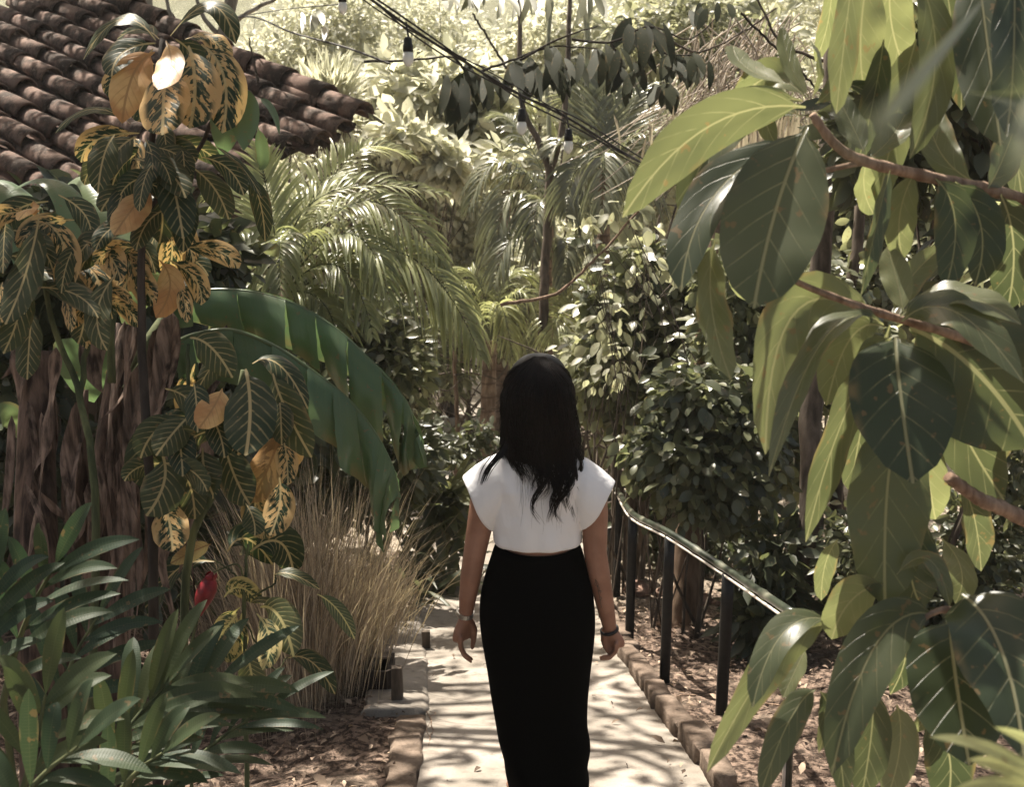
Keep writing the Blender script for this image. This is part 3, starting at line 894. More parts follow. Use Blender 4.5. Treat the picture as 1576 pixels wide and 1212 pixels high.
inn = rows[-1].copy(); inn[:, :2] = (inn[:, :2] - [.085, YW]) * .93 + [.085, YW]; inn[:, 2] -= .004
inn0 = rows[0].copy(); inn0[:, :2] = (inn0[:, :2] - [.085, YW]) * .97 + [.085, YW]; inn0[:, 2] += .03
loft(sk, np.concatenate([[inn0], rows, [inn]]), close=False)
so_ = sk.build('skirt', M['skirt'], person)
md = so_.modifiers.new('s', 'SUBSURF'); md.levels = 1; md.render_levels = 2

# hair: close cap plus many wavy strands in locks
hz = lambda py: V(829, py)[2]
hp = [(545.5, 817, 841), (548, 808, 851), (554, 798, 862), (565, 788, 870), (580, 782.5, 876), (600, 778, 880), (622, 776, 881.5), (645, 775.5, 884), (668, 775, 888), (690, 776, 890), (705, 780, 890)]
hd = [.022, .045, .065, .088, .105, .118, .122, .122, .120, .118, .116]
rows = []
for (py, xl, xr), b in zip(hp, hd):
    q = ring(py, xl, xr, b, 0., 56, 2.1)
    rows.append(q)
rows = np.array(rows)
# the face side stays open below the brow: pull the front of the cap back beside the face
for i in range(4, len(rows)):
    for j in range(56):
        if rows[i, j, 1] > YW + .045:
            rows[i, j, 1] = YW + .045 + .03 * max(0, 7 - i) / 7
cap_ = MB(); loft(cap_, rows[::-1], rnd=.05)
hair = cap_.build('hair', M['hair'], person)
md = hair.modifiers.new('s', 'SUBSURF'); md.levels = 2; md.render_levels = 2
zs = rows[:, 0, 2]; zz = np.array([r_[:, 2].mean() for r_ in rows])
xls = np.array([r_[:, 0].min() for r_ in rows]); xrs = np.array([r_[:, 0].max() for r_ in rows])
zshirt = V(829, 695)[2]
def hsurf(th, z, out):
    """th: angle round the head, 0 = back, +-90 = sides; z height"""
    xl = np.interp(z, zz[::-1], xls[::-1]); xr = np.interp(z, zz[::-1], xrs[::-1]); b = np.interp(z, zz[::-1], np.array(hd)[::-1])
    b = b + .022 * np.clip((zshirt - z) / .08, 0, 1)
    a = (xr - xl) / 2 + out; cx = (xr + xl) / 2
    return np.stack([cx + a * np.sin(th), YW - (b + out) * np.cos(th), z], -1)
st = MB()
ztop = zz.max()
locks = []
for k in range(64):
    th = random.uniform(-1.45, 1.35)
    # the ends: long in the middle-right of the back, shorter at the sides
    px_end = 829 + 56 * math.sin(th)
    end_py = np.interp(px_end, [772, 790, 800, 815, 822, 835, 850, 862, 875, 890], [715, 722, 728, 745, 775, 783, 780, 785, 765, 752]) + random.uniform(-52, 12)
    locks.append((th, hz(end_py), random.uniform(0, 6.28), random.uniform(.004, .014), random.gauss(0, .22)))
for (th, ze, ph, wa, drift) in locks:
    for q in range(20):
        t0 = th + random.gauss(0, .10); n = 30
        zst = ztop - .0008 - .05 * random.random() ** 3; zend = ze + abs(random.gauss(0, .03))
        t = np.linspace(0, 1, n)
        z = zst + (zend - zst) * t
        conv = np.clip((.93 * zshirt + .07 * ztop + .04 - z) / .12, 0, 1)      # locks gather below the neck
        tha = t0 + (th - t0) * conv * .93 + drift * conv
        wv = np.sin((z - ztop) * 34 + ph + .4 * math.sin(q)) * wa * (.9 + 1.1 * conv) * np.clip((ztop - z) / .1, 0, 1)
        top_pull = np.clip((ztop - z) / .085, 0, 1) ** .8
        pts = hsurf(tha * (0.35 + .65 * top_pull), z, .0025 + .003 * random.random())
        pts[:, 0] += wv + RNG.normal(0, .0008, n).cumsum() * .5
        pts[:, 1] -= np.abs(wv) * .4
        rad = np.interp(t, [0, .05, .6, .85, 1], [.0006, .0019, .0015, .0009, .0002])
        tube(st, pts, rad, 3, rnd=random.random() ** 2)
# the lock lying over the left shoulder
for q in range(34):
    o = random.gauss(0, 1)
    e = random.uniform(0, 1)
    pts = spline([V(786 + o * 2, 600, -.09), V(779 + o, 650, -.09), V(780 + o * 2, 684 + o, -.085), V(764 + o * 2.5, 705 + o * 2, -.103), V(748 + o * 3 + e * 4, 722 + 4 * e, -.116), V(738 + o * 2 + e * 9, 748 - e * 8, -.128)], 22)
    tube(st, pts, np.interp(np.linspace(0, 1, 22), [0, .1, .6, 1], [.0004, .0019, .0015, .0003]), 3, rnd=random.random() ** 2)
for q in range(26):                                          # loose waves beside the neck
    s_ = random.choice((-1, 1)); x0 = 829 + s_ * random.uniform(44, 56)
    n = 20; py = np.linspace(610, random.uniform(680, 712), n)
    pts = np.array([V(x0 + 3.5 * math.sin(p_ * .09 + q), p_, -.03 + .02 * math.sin(q)) for p_ in py])
    tube(st, pts, np.linspace(.0018, .0004, n), 3, rnd=random.random())
for q in range(170):                                         # flyaways that break the outline
    th = random.uniform(-1.6, 1.6); n = 18; z0 = ztop - random.uniform(.0, .05); z1 = hz(random.uniform(600, 800)); t = np.linspace(0, 1, n)
    zc_ = z0 + (z1 - z0) * t; ph = random.uniform(0, 6.28)
    pts = hsurf(np.full(n, th) * np.clip(.35 + (ztop - zc_) / .08, 0, 1), zc_, .003)
    pts[:, 0] += (math.sin(th) * .010 + np.sin(zc_ * 30 + ph) * .006) * t + RNG.normal(0, .0009, n).cumsum()
    tube(st, pts, np.interp(t, [0, .5, 1], [.0004, .0007, .0002]), 3, rnd=random.random())
so_ = st.build('loose_strands', M['hair'], person)

# wrist things and tattoo
def band(c, ax, r, wd, mat, name, links=False, par=None):
    ax = nrm(ax); X = nrm(np.cross(ax, [0, 1, 0])); Y = np.cross(ax, X); mb = MB()
    if links:
        for k in range(26):
            a = k / 26 * 6.283
            for off in (-.33, 0, .33):
                cc = c + X * math.cos(a) * (r + .001) + Y * math.sin(a) * (r + .001) * .9 + ax * off * wd
                t_ = -X * math.sin(a) + Y * math.cos(a); o_ = X * math.cos(a) + Y * math.sin(a)
                v = [cc + t_ * s1 * r * .108 + o_ * s2 * .0022 + ax * s3 * wd * .15 for s1 in (-1, 1) for s2 in (-1, 1) for s3 in (-1, 1)]
                mb.add(v, [(0, 1, 3, 2), (4, 6, 7, 5), (0, 4, 5, 1), (2, 3, 7, 6), (0, 2, 6, 4), (1, 5, 7, 3)])
    else:
        rows = []
        for a in np.linspace(0, 6.283, 33):
            o_ = X * math.cos(a) + Y * math.sin(a) * .92
            rows.append([c + o_ * (r + .0045 * math.cos(b)) + ax * wd * .5 * math.sin(b) for b in np.linspace(0, 6.283, 10, endpoint=False)])
        loft(mb, rows, close=False)
    return mb.build(name, M[mat], par, smooth=not links)
wt = band(V(716.3, 945, .016), V(716, 950, .02) - V(720, 920, 0), .0255, .017, 'steel', 'wrist_watch', True, person)
tag(wt, 'silver metal link watch on the left wrist')
mb = MB(); c = V(704, 944, .03); ellipsoid(mb, c, (.006, .013, .011)); mb.build('watch_case', M['steel'], wt)
bd = MB()
b1 = band(V(938, 970, .02), V(946, 990, .02) - V(934, 950, 0) , .0275, .012, 'leather', 'bracelet', False, person)
tag(b1, 'black bracelet on the right wrist')
mb = MB()
dg_ = bpy.context.evaluated_depsgraph_get(); dg_.update()
from mathutils.bvhtree import BVHTree
bv = BVHTree.FromPolygons([v.co[:] for v in ob.data.vertices], [p_.vertices[:] for p_ in ob.data.polygons])
def onskin(px, py):
    o_ = CAM; d_ = nrm(P(px, py, 1.) - CAM)
    h = bv.ray_cast(Vector(o_), Vector(d_))
    return (np.array(h[0]) - d_ * .0006) if h[0] is not None else None
seg = []
for (pts) in ([(916, 892), (918, 899), (920, 905), (921, 912), (923, 920), (924, 928), (926, 936)], [(916, 893), (919, 896), (921, 901), (919, 904)], [(919, 902), (922, 904), (923, 909), (921, 911)], [(921, 911), (925, 910), (924, 914)], [(917, 897), (915, 899), (918, 903)], [(923, 919), (926, 921), (924, 925)]):
    q = [onskin(*a) for a in spline([(x_, y_, 0) for x_, y_ in pts], 14)[:, :2]]
    q = [a for a in q if a is not None]
    if len(q) > 3: tube(mb, q, .0009, 4)
mb.build('tattoo', M['ink'], person)
# ------------------------------------------------------------------ hand-placed big leaves
CAMF = np.array([0, -1, .25])
def px_leaves(mb, lst, d, shape='ovate', ns=14, nu=6, fold=.30, wave=.035, curl=.15, Nhint=None, dj=.0, freq=3.):
    """each: (bx,by, cx,cy, tx,ty, width_px, tone[, depth offset base, depth offset tip, normal])"""
    for e in lst:
        bx, by, cx, cy, tx, ty, wpx, tone = e[:8]
        d0 = d + (e[8] if len(e) > 8 else random.uniform(-dj, dj)); d1 = d0 + (e[9] if len(e) > 9 else -.04 * d / 2)
        dm = (d0 + d1) / 2
        nh = np.array(e[10], float) if len(e) > 10 else (CAMF if Nhint is None else np.array(Nhint)) + RNG.normal(0, .28, 3)
        # bezier control so that the curve passes near the given middle point
        b, c, t = P(bx, by, d0), P(cx, cy, dm), P(tx, ty, d1)
        c = 2 * c - (b + t) / 2
        leaves(mb, b, c, t, wpx * dm / F, nh, ns=ns, nu=nu, fold=fold * random.uniform(.5, 1.3), wave=wave, curl=curl, shape=shape, rnd=tone, freq=freq)
def stemline(mb, pts, r0, r1, sides=8, n=20, wob=0.):
    q = spline(pts, n)
    if wob: q = jitter(q, wob)
    tube(mb, q, np.linspace(r0, r1, len(q)), sides, cap=True)

# ---- noni tree on the right (big leaves close to the camera)
noni = thing('noni_tree', 'large-leaved tree reaching in from the right edge with drooping olive leaves near the camera', 'tree', P(1800, 1500, 2.1))
tr = MB()
base = np.array(P(1900, 1300, 2.3)); base[2] = float(ground(base[0], base[1])) - .1
stemline(tr, [base, P(1850, 900, 2.3), P(1800, 500, 2.25), P(1820, 100, 2.2), P(1780, -500, 2.4)], .045, .02, 12, 30)
tr.build('trunk', M['twig'], noni)
def noni_branch(pts, r0, r1, lst, d, label=None, knobs=True, **kw):
    mb = MB(); q = spline([P(*a) for a in pts], 40)
    rr = np.linspace(r0, r1, 40) * .74 * (1 + (.16 * (np.sin(np.arange(40) * 1.9) > .75) if knobs else 0))
    tube(mb, q, rr, 10, cap=True)
    b = mb.build('branch', M['twig'], noni)
    kw.setdefault('shape', 'noni'); kw.setdefault('wave', .05); lf = MB(); px_leaves(lf, lst, d, **kw)
    lf.build('foliage', M['noni'], b)
    return b
noni_branch([(1810, 400, 2.2), (1576, 308, 2.0), (1440, 275, 1.95), (1330, 248, 1.9), (1285, 222, 1.88), (1250, 176, 1.86)], .017, .009, [
    (1240, 165, 1090, 195, 958, 335, 92, .55, 0, -.1),
    (1235, 155, 1120, 190, 1050, 345, 78, .45, .04, -.02),
    (1215, 130, 1150, 105, 1128, 70, 58, .80, .05, .12),
    (1240, 150, 1180, 120, 1130, 175, 66, .7, .1, .1),
    (1245, 150, 1215, 95, 1205, 40, 30, .95, .02, .05),
    (1250, 150, 1262, 100, 1245, 60, 26, .9, .03, .05),
    (1255, 160, 1285, 130, 1288, 100, 30, .85, .03, .05),
    (1242, 195, 1195, 320, 1160, 475, 158, .34, -.03, -.12, (-.3, -1, -.15)),
    (1225, 215, 1100, 300, 1048, 450, 92, .05, 0, -.06, (-.9, -1, .2)),
    (1235, 180, 1180, 170, 1195, 225, 50, .75, .08, .06),
    (1100, 370, 1095, 470, 1125, 585, 66, .80, -.02, -.08, (.5, -1, .1)),
    (1205, 330, 1180, 400, 1160, 470, 120, .95, .12, .12, (0, -1, -.3)),
    (1300, 130, 1340, 150, 1352, 205, 38, .15, .06, .06),
    (1330, 235, 1310, 190, 1285, 140, 44, .35, .0, .05),
    (1335, 245, 1380, 200, 1410, 130, 50, .6, .05, .1),
    (1370, 262, 1350, 340, 1325, 455, 50, .12, -.02, -.05, (.9, -1, .2)),
    (1410, 262, 1385, 330, 1390, 400, 55, .75, .03, .05),
    (1440, 275, 1470, 340, 1455, 445, 66, .12, 0, 0),
    (1470, 280, 1510, 350, 1500, 440, 76, .02, .02, .02),
    (1335, 245, 1330, 290, 1345, 330, 40, .8, .1, .1),
    (1520, 290, 1545, 240, 1576, 150, 60, .3, .05, .1),
    (1500, 280, 1440, 220, 1430, 120, 62, .55, .1, .1),
    (1540, 300, 1560, 380, 1550, 480, 80, .1, .05, .1)], 1.9)
noni_branch([(1330, 250, 1.9), (1300, 256, 1.9), (1250, 267, 1.9)], .007, .006, [
    (1252, 267, 1210, 300, 1205, 380, 40, .3, .1, .1)], 1.9, knobs=False)
noni_branch([(1830, -150, 2.2), (1600, -120, 2.0), (1450, -90, 1.9), (1330, -60, 1.85)], .014, .008, [
    (1315, -60, 1300, 60, 1287, 175, 56, .80, 0, 0, (.4, -1, .1)),
    (1340, -60, 1325, 50, 1330, 140, 76, .95, .05, .05),
    (1380, -70, 1370, 20, 1395, 110, 70, .85, .1, .1),
    (1400, -60, 1440, 80, 1400, 245, 66, .6, 0, -.05),
    (1440, -80, 1465, 50, 1450, 150, 60, .4, .05, .05),
    (1500, -90, 1520, 70, 1540, 225, 105, .10, -.05, -.1),
    (1560, -90, 1560, 80, 1548, 210, 95, .02, -.1, -.15),
    (1530, -90, 1490, 40, 1480, 170, 60, .25, .1, .1),
    (1410, 60, 1385, 160, 1350, 320, 64, .65, .08, .08),
    (1360, 60, 1345, 150, 1320, 250, 50, .2, .05, .05),
    (1576, 20, 1560, 160, 1576, 320, 70, .35, .1, .1),
    (1280, -40, 1275, 30, 1255, 95, 30, .7, .15, .15)], 1.9)
noni_branch([(1830, 700, 2.15), (1576, 560, 2.0), (1480, 520, 1.95), (1380, 490, 1.9), (1290, 460, 1.87), (1210, 425, 1.86), (1130, 363, 1.84)], .014, .0055, [
    (1355, 497, 1225, 480, 1178, 700, 104, .85, .02, -.08, (.3, -1, .35)),
    (1360, 500, 1270, 520, 1183, 735, 62, .4, -.04, -.1, (-1, -.6, .5)),
    (1362, 505, 1310, 520, 1272, 625, 74, .9, .05, .05),
    (1378, 520, 1385, 600, 1405, 745, 165, .03, -.03, -.12, (-.1, -1, .3)),
    (1372, 520, 1300, 640, 1240, 835, 74, .45, .04, 0, (.6, -1, .2)),
    (1385, 640, 1365, 760, 1362, 935, 140, .42, .02, -.02, (.1, -1, .1)),
    (1385, 488, 1470, 455, 1572, 500, 66, .65, -.03, -.1, (-.1, -.5, 1)),
    (1388, 495, 1470, 480, 1576, 590, 74, .35, -.05, -.12, (.2, -.9, .6)),
    (1392, 500, 1450, 500, 1512, 548, 54, .85, .03, .05),
    (1400, 505, 1500, 570, 1590, 690, 215, .22, .06, .02, (0, -1, .05)),
    (1430, 520, 1470, 640, 1545, 770, 104, .25, .08, .1),
    (1520, 560, 1530, 650, 1500, 735, 74, .96, .12, .12),
    (1368, 520, 1335, 540, 1322, 578, 32, .6, -.02, -.02),
    (1370, 500, 1330, 640, 1310, 760, 66, .35, .1, .1),
    (1390, 480, 1380, 430, 1365, 380, 48, .9, .03, .05),
    (1375, 480, 1400, 430, 1450, 380, 48, .8, .05, .1),
    (1540, 540, 1590, 500, 1640, 470, 70, .3, .05, .1),
    (1420, 640, 1430, 740, 1440, 800, 60, .9, .1, .1)], 1.9)
noni_branch([(1840, 950, 2.2), (1576, 800, 2.0), (1510, 770, 1.96), (1460, 735, 1.92)], .020, .014, [
    (1480, 745, 1500, 800, 1510, 880, 60, .3, .1, .1)], 1.9)
noni_branch([(1850, 1150, 2.1), (1600, 1000, 1.95), (1500, 955, 1.9), (1440, 942, 1.88), (1350, 1010, 1.85)], .012, .006, [
    (1275, 955, 1205, 975, 1158, 1090, 58, .25, 0, -.05, (-.5, -.6, .9)),
    (1275, 965, 1195, 1010, 1088, 1190, 62, .75, .02, -.03, (.3, -1, .4)),
    (1290, 830, 1270, 870, 1264, 925, 36, .55, .1, .1),
    (1360, 900, 1310, 925, 1280, 985, 84, .92, 0, 0),
    (1440, 948, 1350, 990, 1280, 1195, 92, .25, -.02, -.08, (-.3, -1, .5)),
    (1462, 955, 1470, 1040, 1492, 1180, 160, .03, -.05, -.12, (-.1, -1, .3)),
    (1480, 915, 1540, 1000, 1576, 1170, 190, .00, -.1, -.2, (.1, -1, .4)),
    (1380, 885, 1430, 862, 1462, 935, 38, .6, -.02, -.04, (0, -.4, 1)),
    (1430, 800, 1400, 860, 1420, 940, 92, .0, .05, .05),
    (1450, 830, 1480, 880, 1470, 930, 52, .5, .1, .1),
    (1255, 1062, 1215, 1110, 1170, 1225, 50, .30, 0, -.03),
    (1262, 1065, 1285, 1120, 1300, 1230, 50, .12, 0, 0),
    (1345, 1060, 1340, 1140, 1325, 1230, 66, .18, .02, .02),
    (1345, 1020, 1300, 1060, 1260, 1160, 40, .8, .06, .06),
    (1380, 1085, 1385, 1150, 1365, 1230, 58, .6, .04, .04),
    (1240, 1000, 1225, 1030, 1205, 1075, 44, .7, .03, .0, (-.4, -.3, 1)),
    (1400, 1090, 1440, 1080, 1405, 1130, 50, .9, .02, .05),
    (1360, 930, 1395, 990, 1370, 1070, 70, .1, .08, .08),
    (1420, 1100, 1460, 1160, 1455, 1250, 80, .05, .08, .08)], 1.9)
# nearest, out of focus leaves
nr = MB()
px_leaves(nr, [(1530, -20, 1420, 110, 1312, 235, 26, .3, -1.0, -.9, (1, -.35, .6)),
               (1480, 140, 1540, 150, 1610, 185, 26, .4, -1.0, -.95, (0, -.3, 1)),
               (1600, 90, 1590, 180, 1560, 260, 44, .3, -.95, -.9)], 1.95)
nr.build('foliage', M['noni'], noni)

# pale striped leaflets of a palm at the right edge, and blurred ones in the lower right corner
def frond(mb, A, Cc, B, n=44, L=.28, wd=.020, ang=55, droop=.35, up=(0, 0, 1), taper=1., rachis=None, rr=.008, tone=(0, 1), ns=4, vee=.3, start=.12):
    A, Cc, B = map(lambda q: np.asarray(q, float), (A, Cc, B))
    Cc = 2 * Cc - (A + B) / 2
    t = np.linspace(start, .985, n)
    p = bez(A[None], Cc[None], B[None], t)[0]; tg = dbez(A[None], Cc[None], B[None], t)[0]
    up = nrm(up); S = nrm(np.cross(tg, up)); NN = np.cross(S, tg)
    ln = L * np.sin(np.pi * (0.12 + .86 * (t - start) / (1 - start)) ** .8) ** .7 * taper
    bs, cs, ts, ws, ns_ = [], [], [], [], []
    for sgn in (-1, 1):
        a = np.radians(ang - 22 * t + RNG.normal(0, 4, n))
        dirn = nrm(tg * np.cos(a)[:, None] + S * (sgn * np.sin(a))[:, None] + NN * (vee + RNG.normal(0, .08, n))[:, None])
        l_ = ln * RNG.uniform(.9, 1.08, n)
        bs.append(p); cs.append(p + dirn * l_[:, None] * .55)
        ts.append(p + dirn * l_[:, None] * (1 - .15 * droop) + np.array([0, 0, -1]) * (l_ * droop * RNG.uniform(.6, 1.3, n))[:, None])
        ws.append(wd * np.ones(n) * RNG.uniform(.8, 1.15, n)); ns_.append(nrm(NN + dirn * .0 + S * sgn * -.4))
    lo, hi = tone
    leaves(mb, np.concatenate(bs), np.concatenate(cs), np.concatenate(ts), np.concatenate(ws), np.concatenate(ns_), ns=ns, nu=2, fold=.35, shape='strip', rnd=RNG.uniform(lo, hi, 2 * n))
    if rachis is not None:
        q = bez(A[None], Cc[None], B[None], np.linspace(0, 1, 22))[0]
        tube(rachis, q, np.linspace(rr, rr * .25, 22), 6)
    return p
def palm(name, label, trunk_pts, tr_r, fronds, group=None, mat='palm', tmat='palm_trunk', loc=None, sep=True, **kw):
    g = loc if loc is not None else trunk_pts[0]
    root = thing(name, label, 'palm', g, group)
    if trunk_pts is not None:
        mb = MB(); q = spline(trunk_pts, 30); rr = np.linspace(tr_r[0], tr_r[1], 30); rr = rr * (1 + .06 * (np.sin(np.arange(30) * 2.2) > .6)); tube(mb, q, rr, 10); mb.build('trunk', M[tmat], root)
    for f in fronds:
        mb = MB(); rc = MB(); o = dict(kw); o.update(f[3] if len(f) > 3 else {})
        frond(mb, f[0], f[1], f[2], rachis=rc, **o)
        fr_ = mb.build('frond', M[mat], root)
        rc.build('rachis', M['stem'], fr_)
    return root
g0 = np.array(P(1700, 700, 2.8)); g0[2] = float(ground(g0[0], g0[1]))
palm('small_palm', 'small palm at the right edge with arching yellow-green striped leaflets', [g0, P(1700, 700, 2.8), P(1670, 520, 2.8)], (.03, .025), [
    (P(1660, 470, 2.8), P(1590, 330, 2.7), P(1500, 430, 2.6), dict(n=16, L=.24, wd=.022, ang=70, droop=.5)),
    (P(1665, 480, 2.8), P(1620, 360, 2.7), P(1540, 460, 2.6), dict(n=16, L=.2, wd=.020, ang=70, droop=.6)),
    (P(1665, 480, 2.8), P(1700, 330, 2.8), P(1760, 420, 2.8), dict(n=16))], mat='palm', tone=(.5, 1), loc=g0)
g0 = np.array(P(1640, 1400, 1.5)); g0[2] = float(ground(g0[0], g0[1]))
ps = thing('palm_seedling', 'blurred pale green blades low in the bottom right corner', 'plant', g0)
mb = MB(); px_leaves(mb, [(1640, 1230, 1540, 1160, 1430, 1135, 22, .8), (1640, 1240, 1570, 1190, 1490, 1170, 30, .9), (1640, 1250, 1560, 1210, 1470, 1215, 26, .6), (1640, 1200, 1600, 1150, 1530, 1120, 22, .5)], 1.0, shape='lance', dj=.05)
mb.build('foliage', M['palm'], ps)
mb = MB(); stemline(mb, [g0, P(1640, 1400, 1.2), P(1640, 1240, 1.0)], .008, .005); mb.build('stem', M['stem'], ps)

# ---- crotons on the left
def croton(name, label, stems, clusters, mats=None, group=None, loc=None, smat='stem'):
    root = thing(name, label, 'croton', loc, group)
    mb = MB()
    for s_ in stems:
        stemline(mb, s_[0], s_[1], s_[2], 8, 24, .002)
    mb.build('stem', M[smat], root)
    for (lst, d, kw, mt, lab) in clusters:
        mb = MB(); px_leaves(mb, lst, d, **kw)
        o = mb.build('leaf_cluster', M[mt], root)
        if lab: o['label'] = lab
    return root
CK = dict(shape='croton', wave=.035, curl=.25, fold=.22, dj=.12)
def gpt(px, py, d):
    q = np.array(P(px, py, d)); q[2] = float(ground(q[0], q[1])) - .05; return q
def rnd_leaves(n, x0, x1, y0, y1, Lr, wr_, tones, down=.8, spread=(-1, 1)):
    out = []
    for _ in range(n):
        bx, by = random.uniform(x0, x1), random.uniform(y0, y1)
        a = random.uniform(*spread) * 1.3; L = random.uniform(*Lr)
        dx, dy = math.sin(a), math.cos(a)
        tx, ty = bx + dx * L, by + dy * L * down + L * .1
        cx, cy = (bx + tx) / 2 + dx * L * .14, (by + ty) / 2 - L * .12
        out.append((bx, by, cx, cy, tx, ty, L * random.uniform(*wr_), random.choice(tones)))
    return out
head = [(240, 62, 185, 30, 128, 92, 44, .30, 0, .02, (-.1, -.5, 1)), (262, 55, 325, 8, 363, 68, 44, .35, 0, -.02, (.1, -.6, 1)), (240, 66, 190, 80, 172, 118, 50, .2, -.03, -.08),
        (255, 62, 262, 100, 243, 138, 48, .97, -.12, -.16, (0, -1, .4)), (238, 80, 205, 115, 188, 190, 60, .96, -.05, -.08), (255, 100, 252, 150, 250, 208, 84, .80, -.09, -.12),
        (290, 70, 300, 130, 292, 198, 84, .78, -.06, -.08, (.2, -1, .1)), (310, 68, 345, 120, 342, 205, 70, .90, -.02, -.05, (.5, -1, .1)), (285, 60, 325, 60, 352, 95, 44, .75, 0, 0, (0, -.5, 1)),
        (235, 75, 215, 130, 225, 190, 60, .70, 0, 0), (262, 70, 275, 120, 270, 175, 70, .68, .03, .03), (225, 70, 180, 110, 168, 150, 46, .72, .04, .04),
        (270, 60, 300, 90, 318, 140, 50, .3, .08, .08), (245, 60, 215, 45, 180, 60, 40, .2, .1, .1)]
green = [(345, 150, 372, 170, 375, 232, 58, .40, -.02, -.04, (.1, -1, .1)), (398, 150, 418, 170, 430, 208, 18, .4, 0, 0, (1, -.6, 0)), (330, 130, 345, 190, 340, 240, 50, .3, .05, .05), (395, 190, 405, 240, 398, 260, 24, .5, .03, .03)]
tier2 = [(200, 190, 140, 168, 85, 205, 30, .35, 0, 0, (0, -.4, 1)), (210, 210, 178, 235, 148, 285, 58, .45, -.02, -.05), (222, 212, 235, 245, 228, 282, 34, .1, -.05, -.08), (255, 245, 270, 300, 282, 368, 58, .12, -.05, -.08),
         (296, 258, 330, 290, 352, 338, 46, .62, 0, 0), (232, 285, 205, 320, 175, 362, 56, .985, -.06, -.06), (215, 205, 150, 215, 125, 250, 42, .72, .02, .02), (205, 215, 150, 250, 130, 285, 36, .6, .05, .05),
         (325, 222, 370, 255, 402, 305, 22, .3, 0, 0, (.5, -.4, 1)), (380, 270, 400, 310, 408, 372, 32, .2, .05, .05), (240, 290, 250, 330, 245, 375, 46, .3, .02, .02), (260, 350, 265, 390, 255, 430, 40, .68, .05, .05),
         (205, 240, 190, 280, 200, 320, 40, .3, .06, .06), (245, 220, 300, 225, 340, 255, 34, .3, .06, .06)] + rnd_leaves(22, 175, 320, 190, 300, (60, 105), (.35, .5), (.1, .2, .3, .45, .5, .7, .3))
g = gpt(225, 1200, 3.0)
croton('tall_croton', 'tall thin croton topped by tan and yellow leaves in front of the tiled roof', [([g, P(232, 800, 3.0), P(218, 520, 3.0), P(222, 330, 3.0), P(250, 60, 3.0)], .016, .008), ([P(224, 330, 3.0), P(300, 240, 3.05), P(345, 140, 3.05)], .008, .005)],
       [(head, 2.95, CK, 'croton', 'crowning cluster of tan, yellow and orange leaves'), (green, 3.0, dict(shape='ovate', wave=.01, dj=.0), 'banana', 'plain dark green leaves'), (tier2, 3.0, CK, 'croton', None)], loc=g, smat='bark_dark')
left = [(60, 335, 40, 420, 8, 500, 60, .45, -.1, -.1), (68, 340, 100, 385, 92, 460, 48, .66, -.05, -.05), (35, 420, 30, 480, 5, 545, 46, .5), (50, 470, 45, 530, 42, 585, 50, .5), (110, 395, 150, 430, 148, 490, 54, .72),
        (60, 325, 45, 322, 28, 340, 30, .99, -.1, -.1), (40, 330, 10, 340, -30, 400, 50, .3), (185, 390, 195, 420, 190, 452, 40, .75), (200, 400, 215, 430, 240, 470, 50, .7), (245, 400, 262, 440, 240, 490, 46, .98, -.05, -.05),
        (120, 430, 130, 480, 120, 530, 50, .5), (90, 300, 130, 330, 140, 370, 40, .2), (80, 350, 110, 400, 160, 420, 36, .68), (180, 420, 150, 480, 165, 540, 46, .6), (260, 400, 300, 430, 310, 470, 40, .66)] + \
       rnd_leaves(46, -20, 300, 310, 470, (55, 110), (.35, .5), (.1, .3, .45, .5, .66, .7, .75, .68, .8, .3))
g = gpt(95, 1150, 3.15)
croton('leggy_croton', 'leggy croton at the left edge with orange-veined hanging leaves below the roof', [([g, P(148, 830, 3.15), P(122, 610, 3.15), P(75, 480, 3.15), P(62, 320, 3.1)], .014, .006), ([P(122, 610, 3.15), P(150, 450, 3.15), P(200, 380, 3.2)], .009, .005)],
       [(left, 3.1, CK, 'croton', None)], loc=g)
low = [(378, 568, 385, 630, 378, 702, 84, .03, -.10, -.16, (.05, -1, .3)), (420, 575, 440, 630, 480, 705, 62, .58, -.04, -.06, (-.3, -1, .3)), (388, 560, 430, 562, 474, 630, 52, .15, 0, 0, (.1, -.3, 1)), (292, 520, 325, 535, 358, 582, 56, .5, 0, -.03, (-.3, -.8, .6)),
       (342, 598, 330, 625, 306, 660, 48, .975, -.1, -.12), (292, 640, 268, 665, 240, 702, 52, .55, -.05, -.08), (250, 700, 252, 745, 225, 795, 70, .52, -.02, -.04), (312, 690, 315, 725, 328, 762, 56, .5, -.05, -.06), (345, 680, 360, 730, 385, 778, 62, .40, -.02, -.04),
       (432, 662, 415, 715, 385, 775, 62, .94, 0, -.02), (425, 655, 445, 690, 438, 720, 48, .96, .02, .02), (250, 765, 262, 810, 265, 850, 60, .70), (378, 775, 390, 800, 392, 825, 36, .3), (430, 735, 430, 780, 415, 825, 50, .66), (400, 740, 395, 790, 425, 825, 50, .64, .05, .05),
       (360, 545, 330, 560, 300, 610, 42, .6, .05, .05), (300, 560, 290, 610, 300, 650, 44, .68, .08, .08), (240, 640, 222, 700, 230, 750, 60, .15, .06, .06), (300, 700, 290, 750, 300, 800, 56, .5, .05, .05), (262, 700, 290, 740, 300, 800, 50, .45, .02, .02)] + rnd_leaves(16, 250, 440, 560, 740, (60, 95), (.45, .6), (.1, .3, .5, .5, .66))
g = gpt(330, 1100, 3.4)
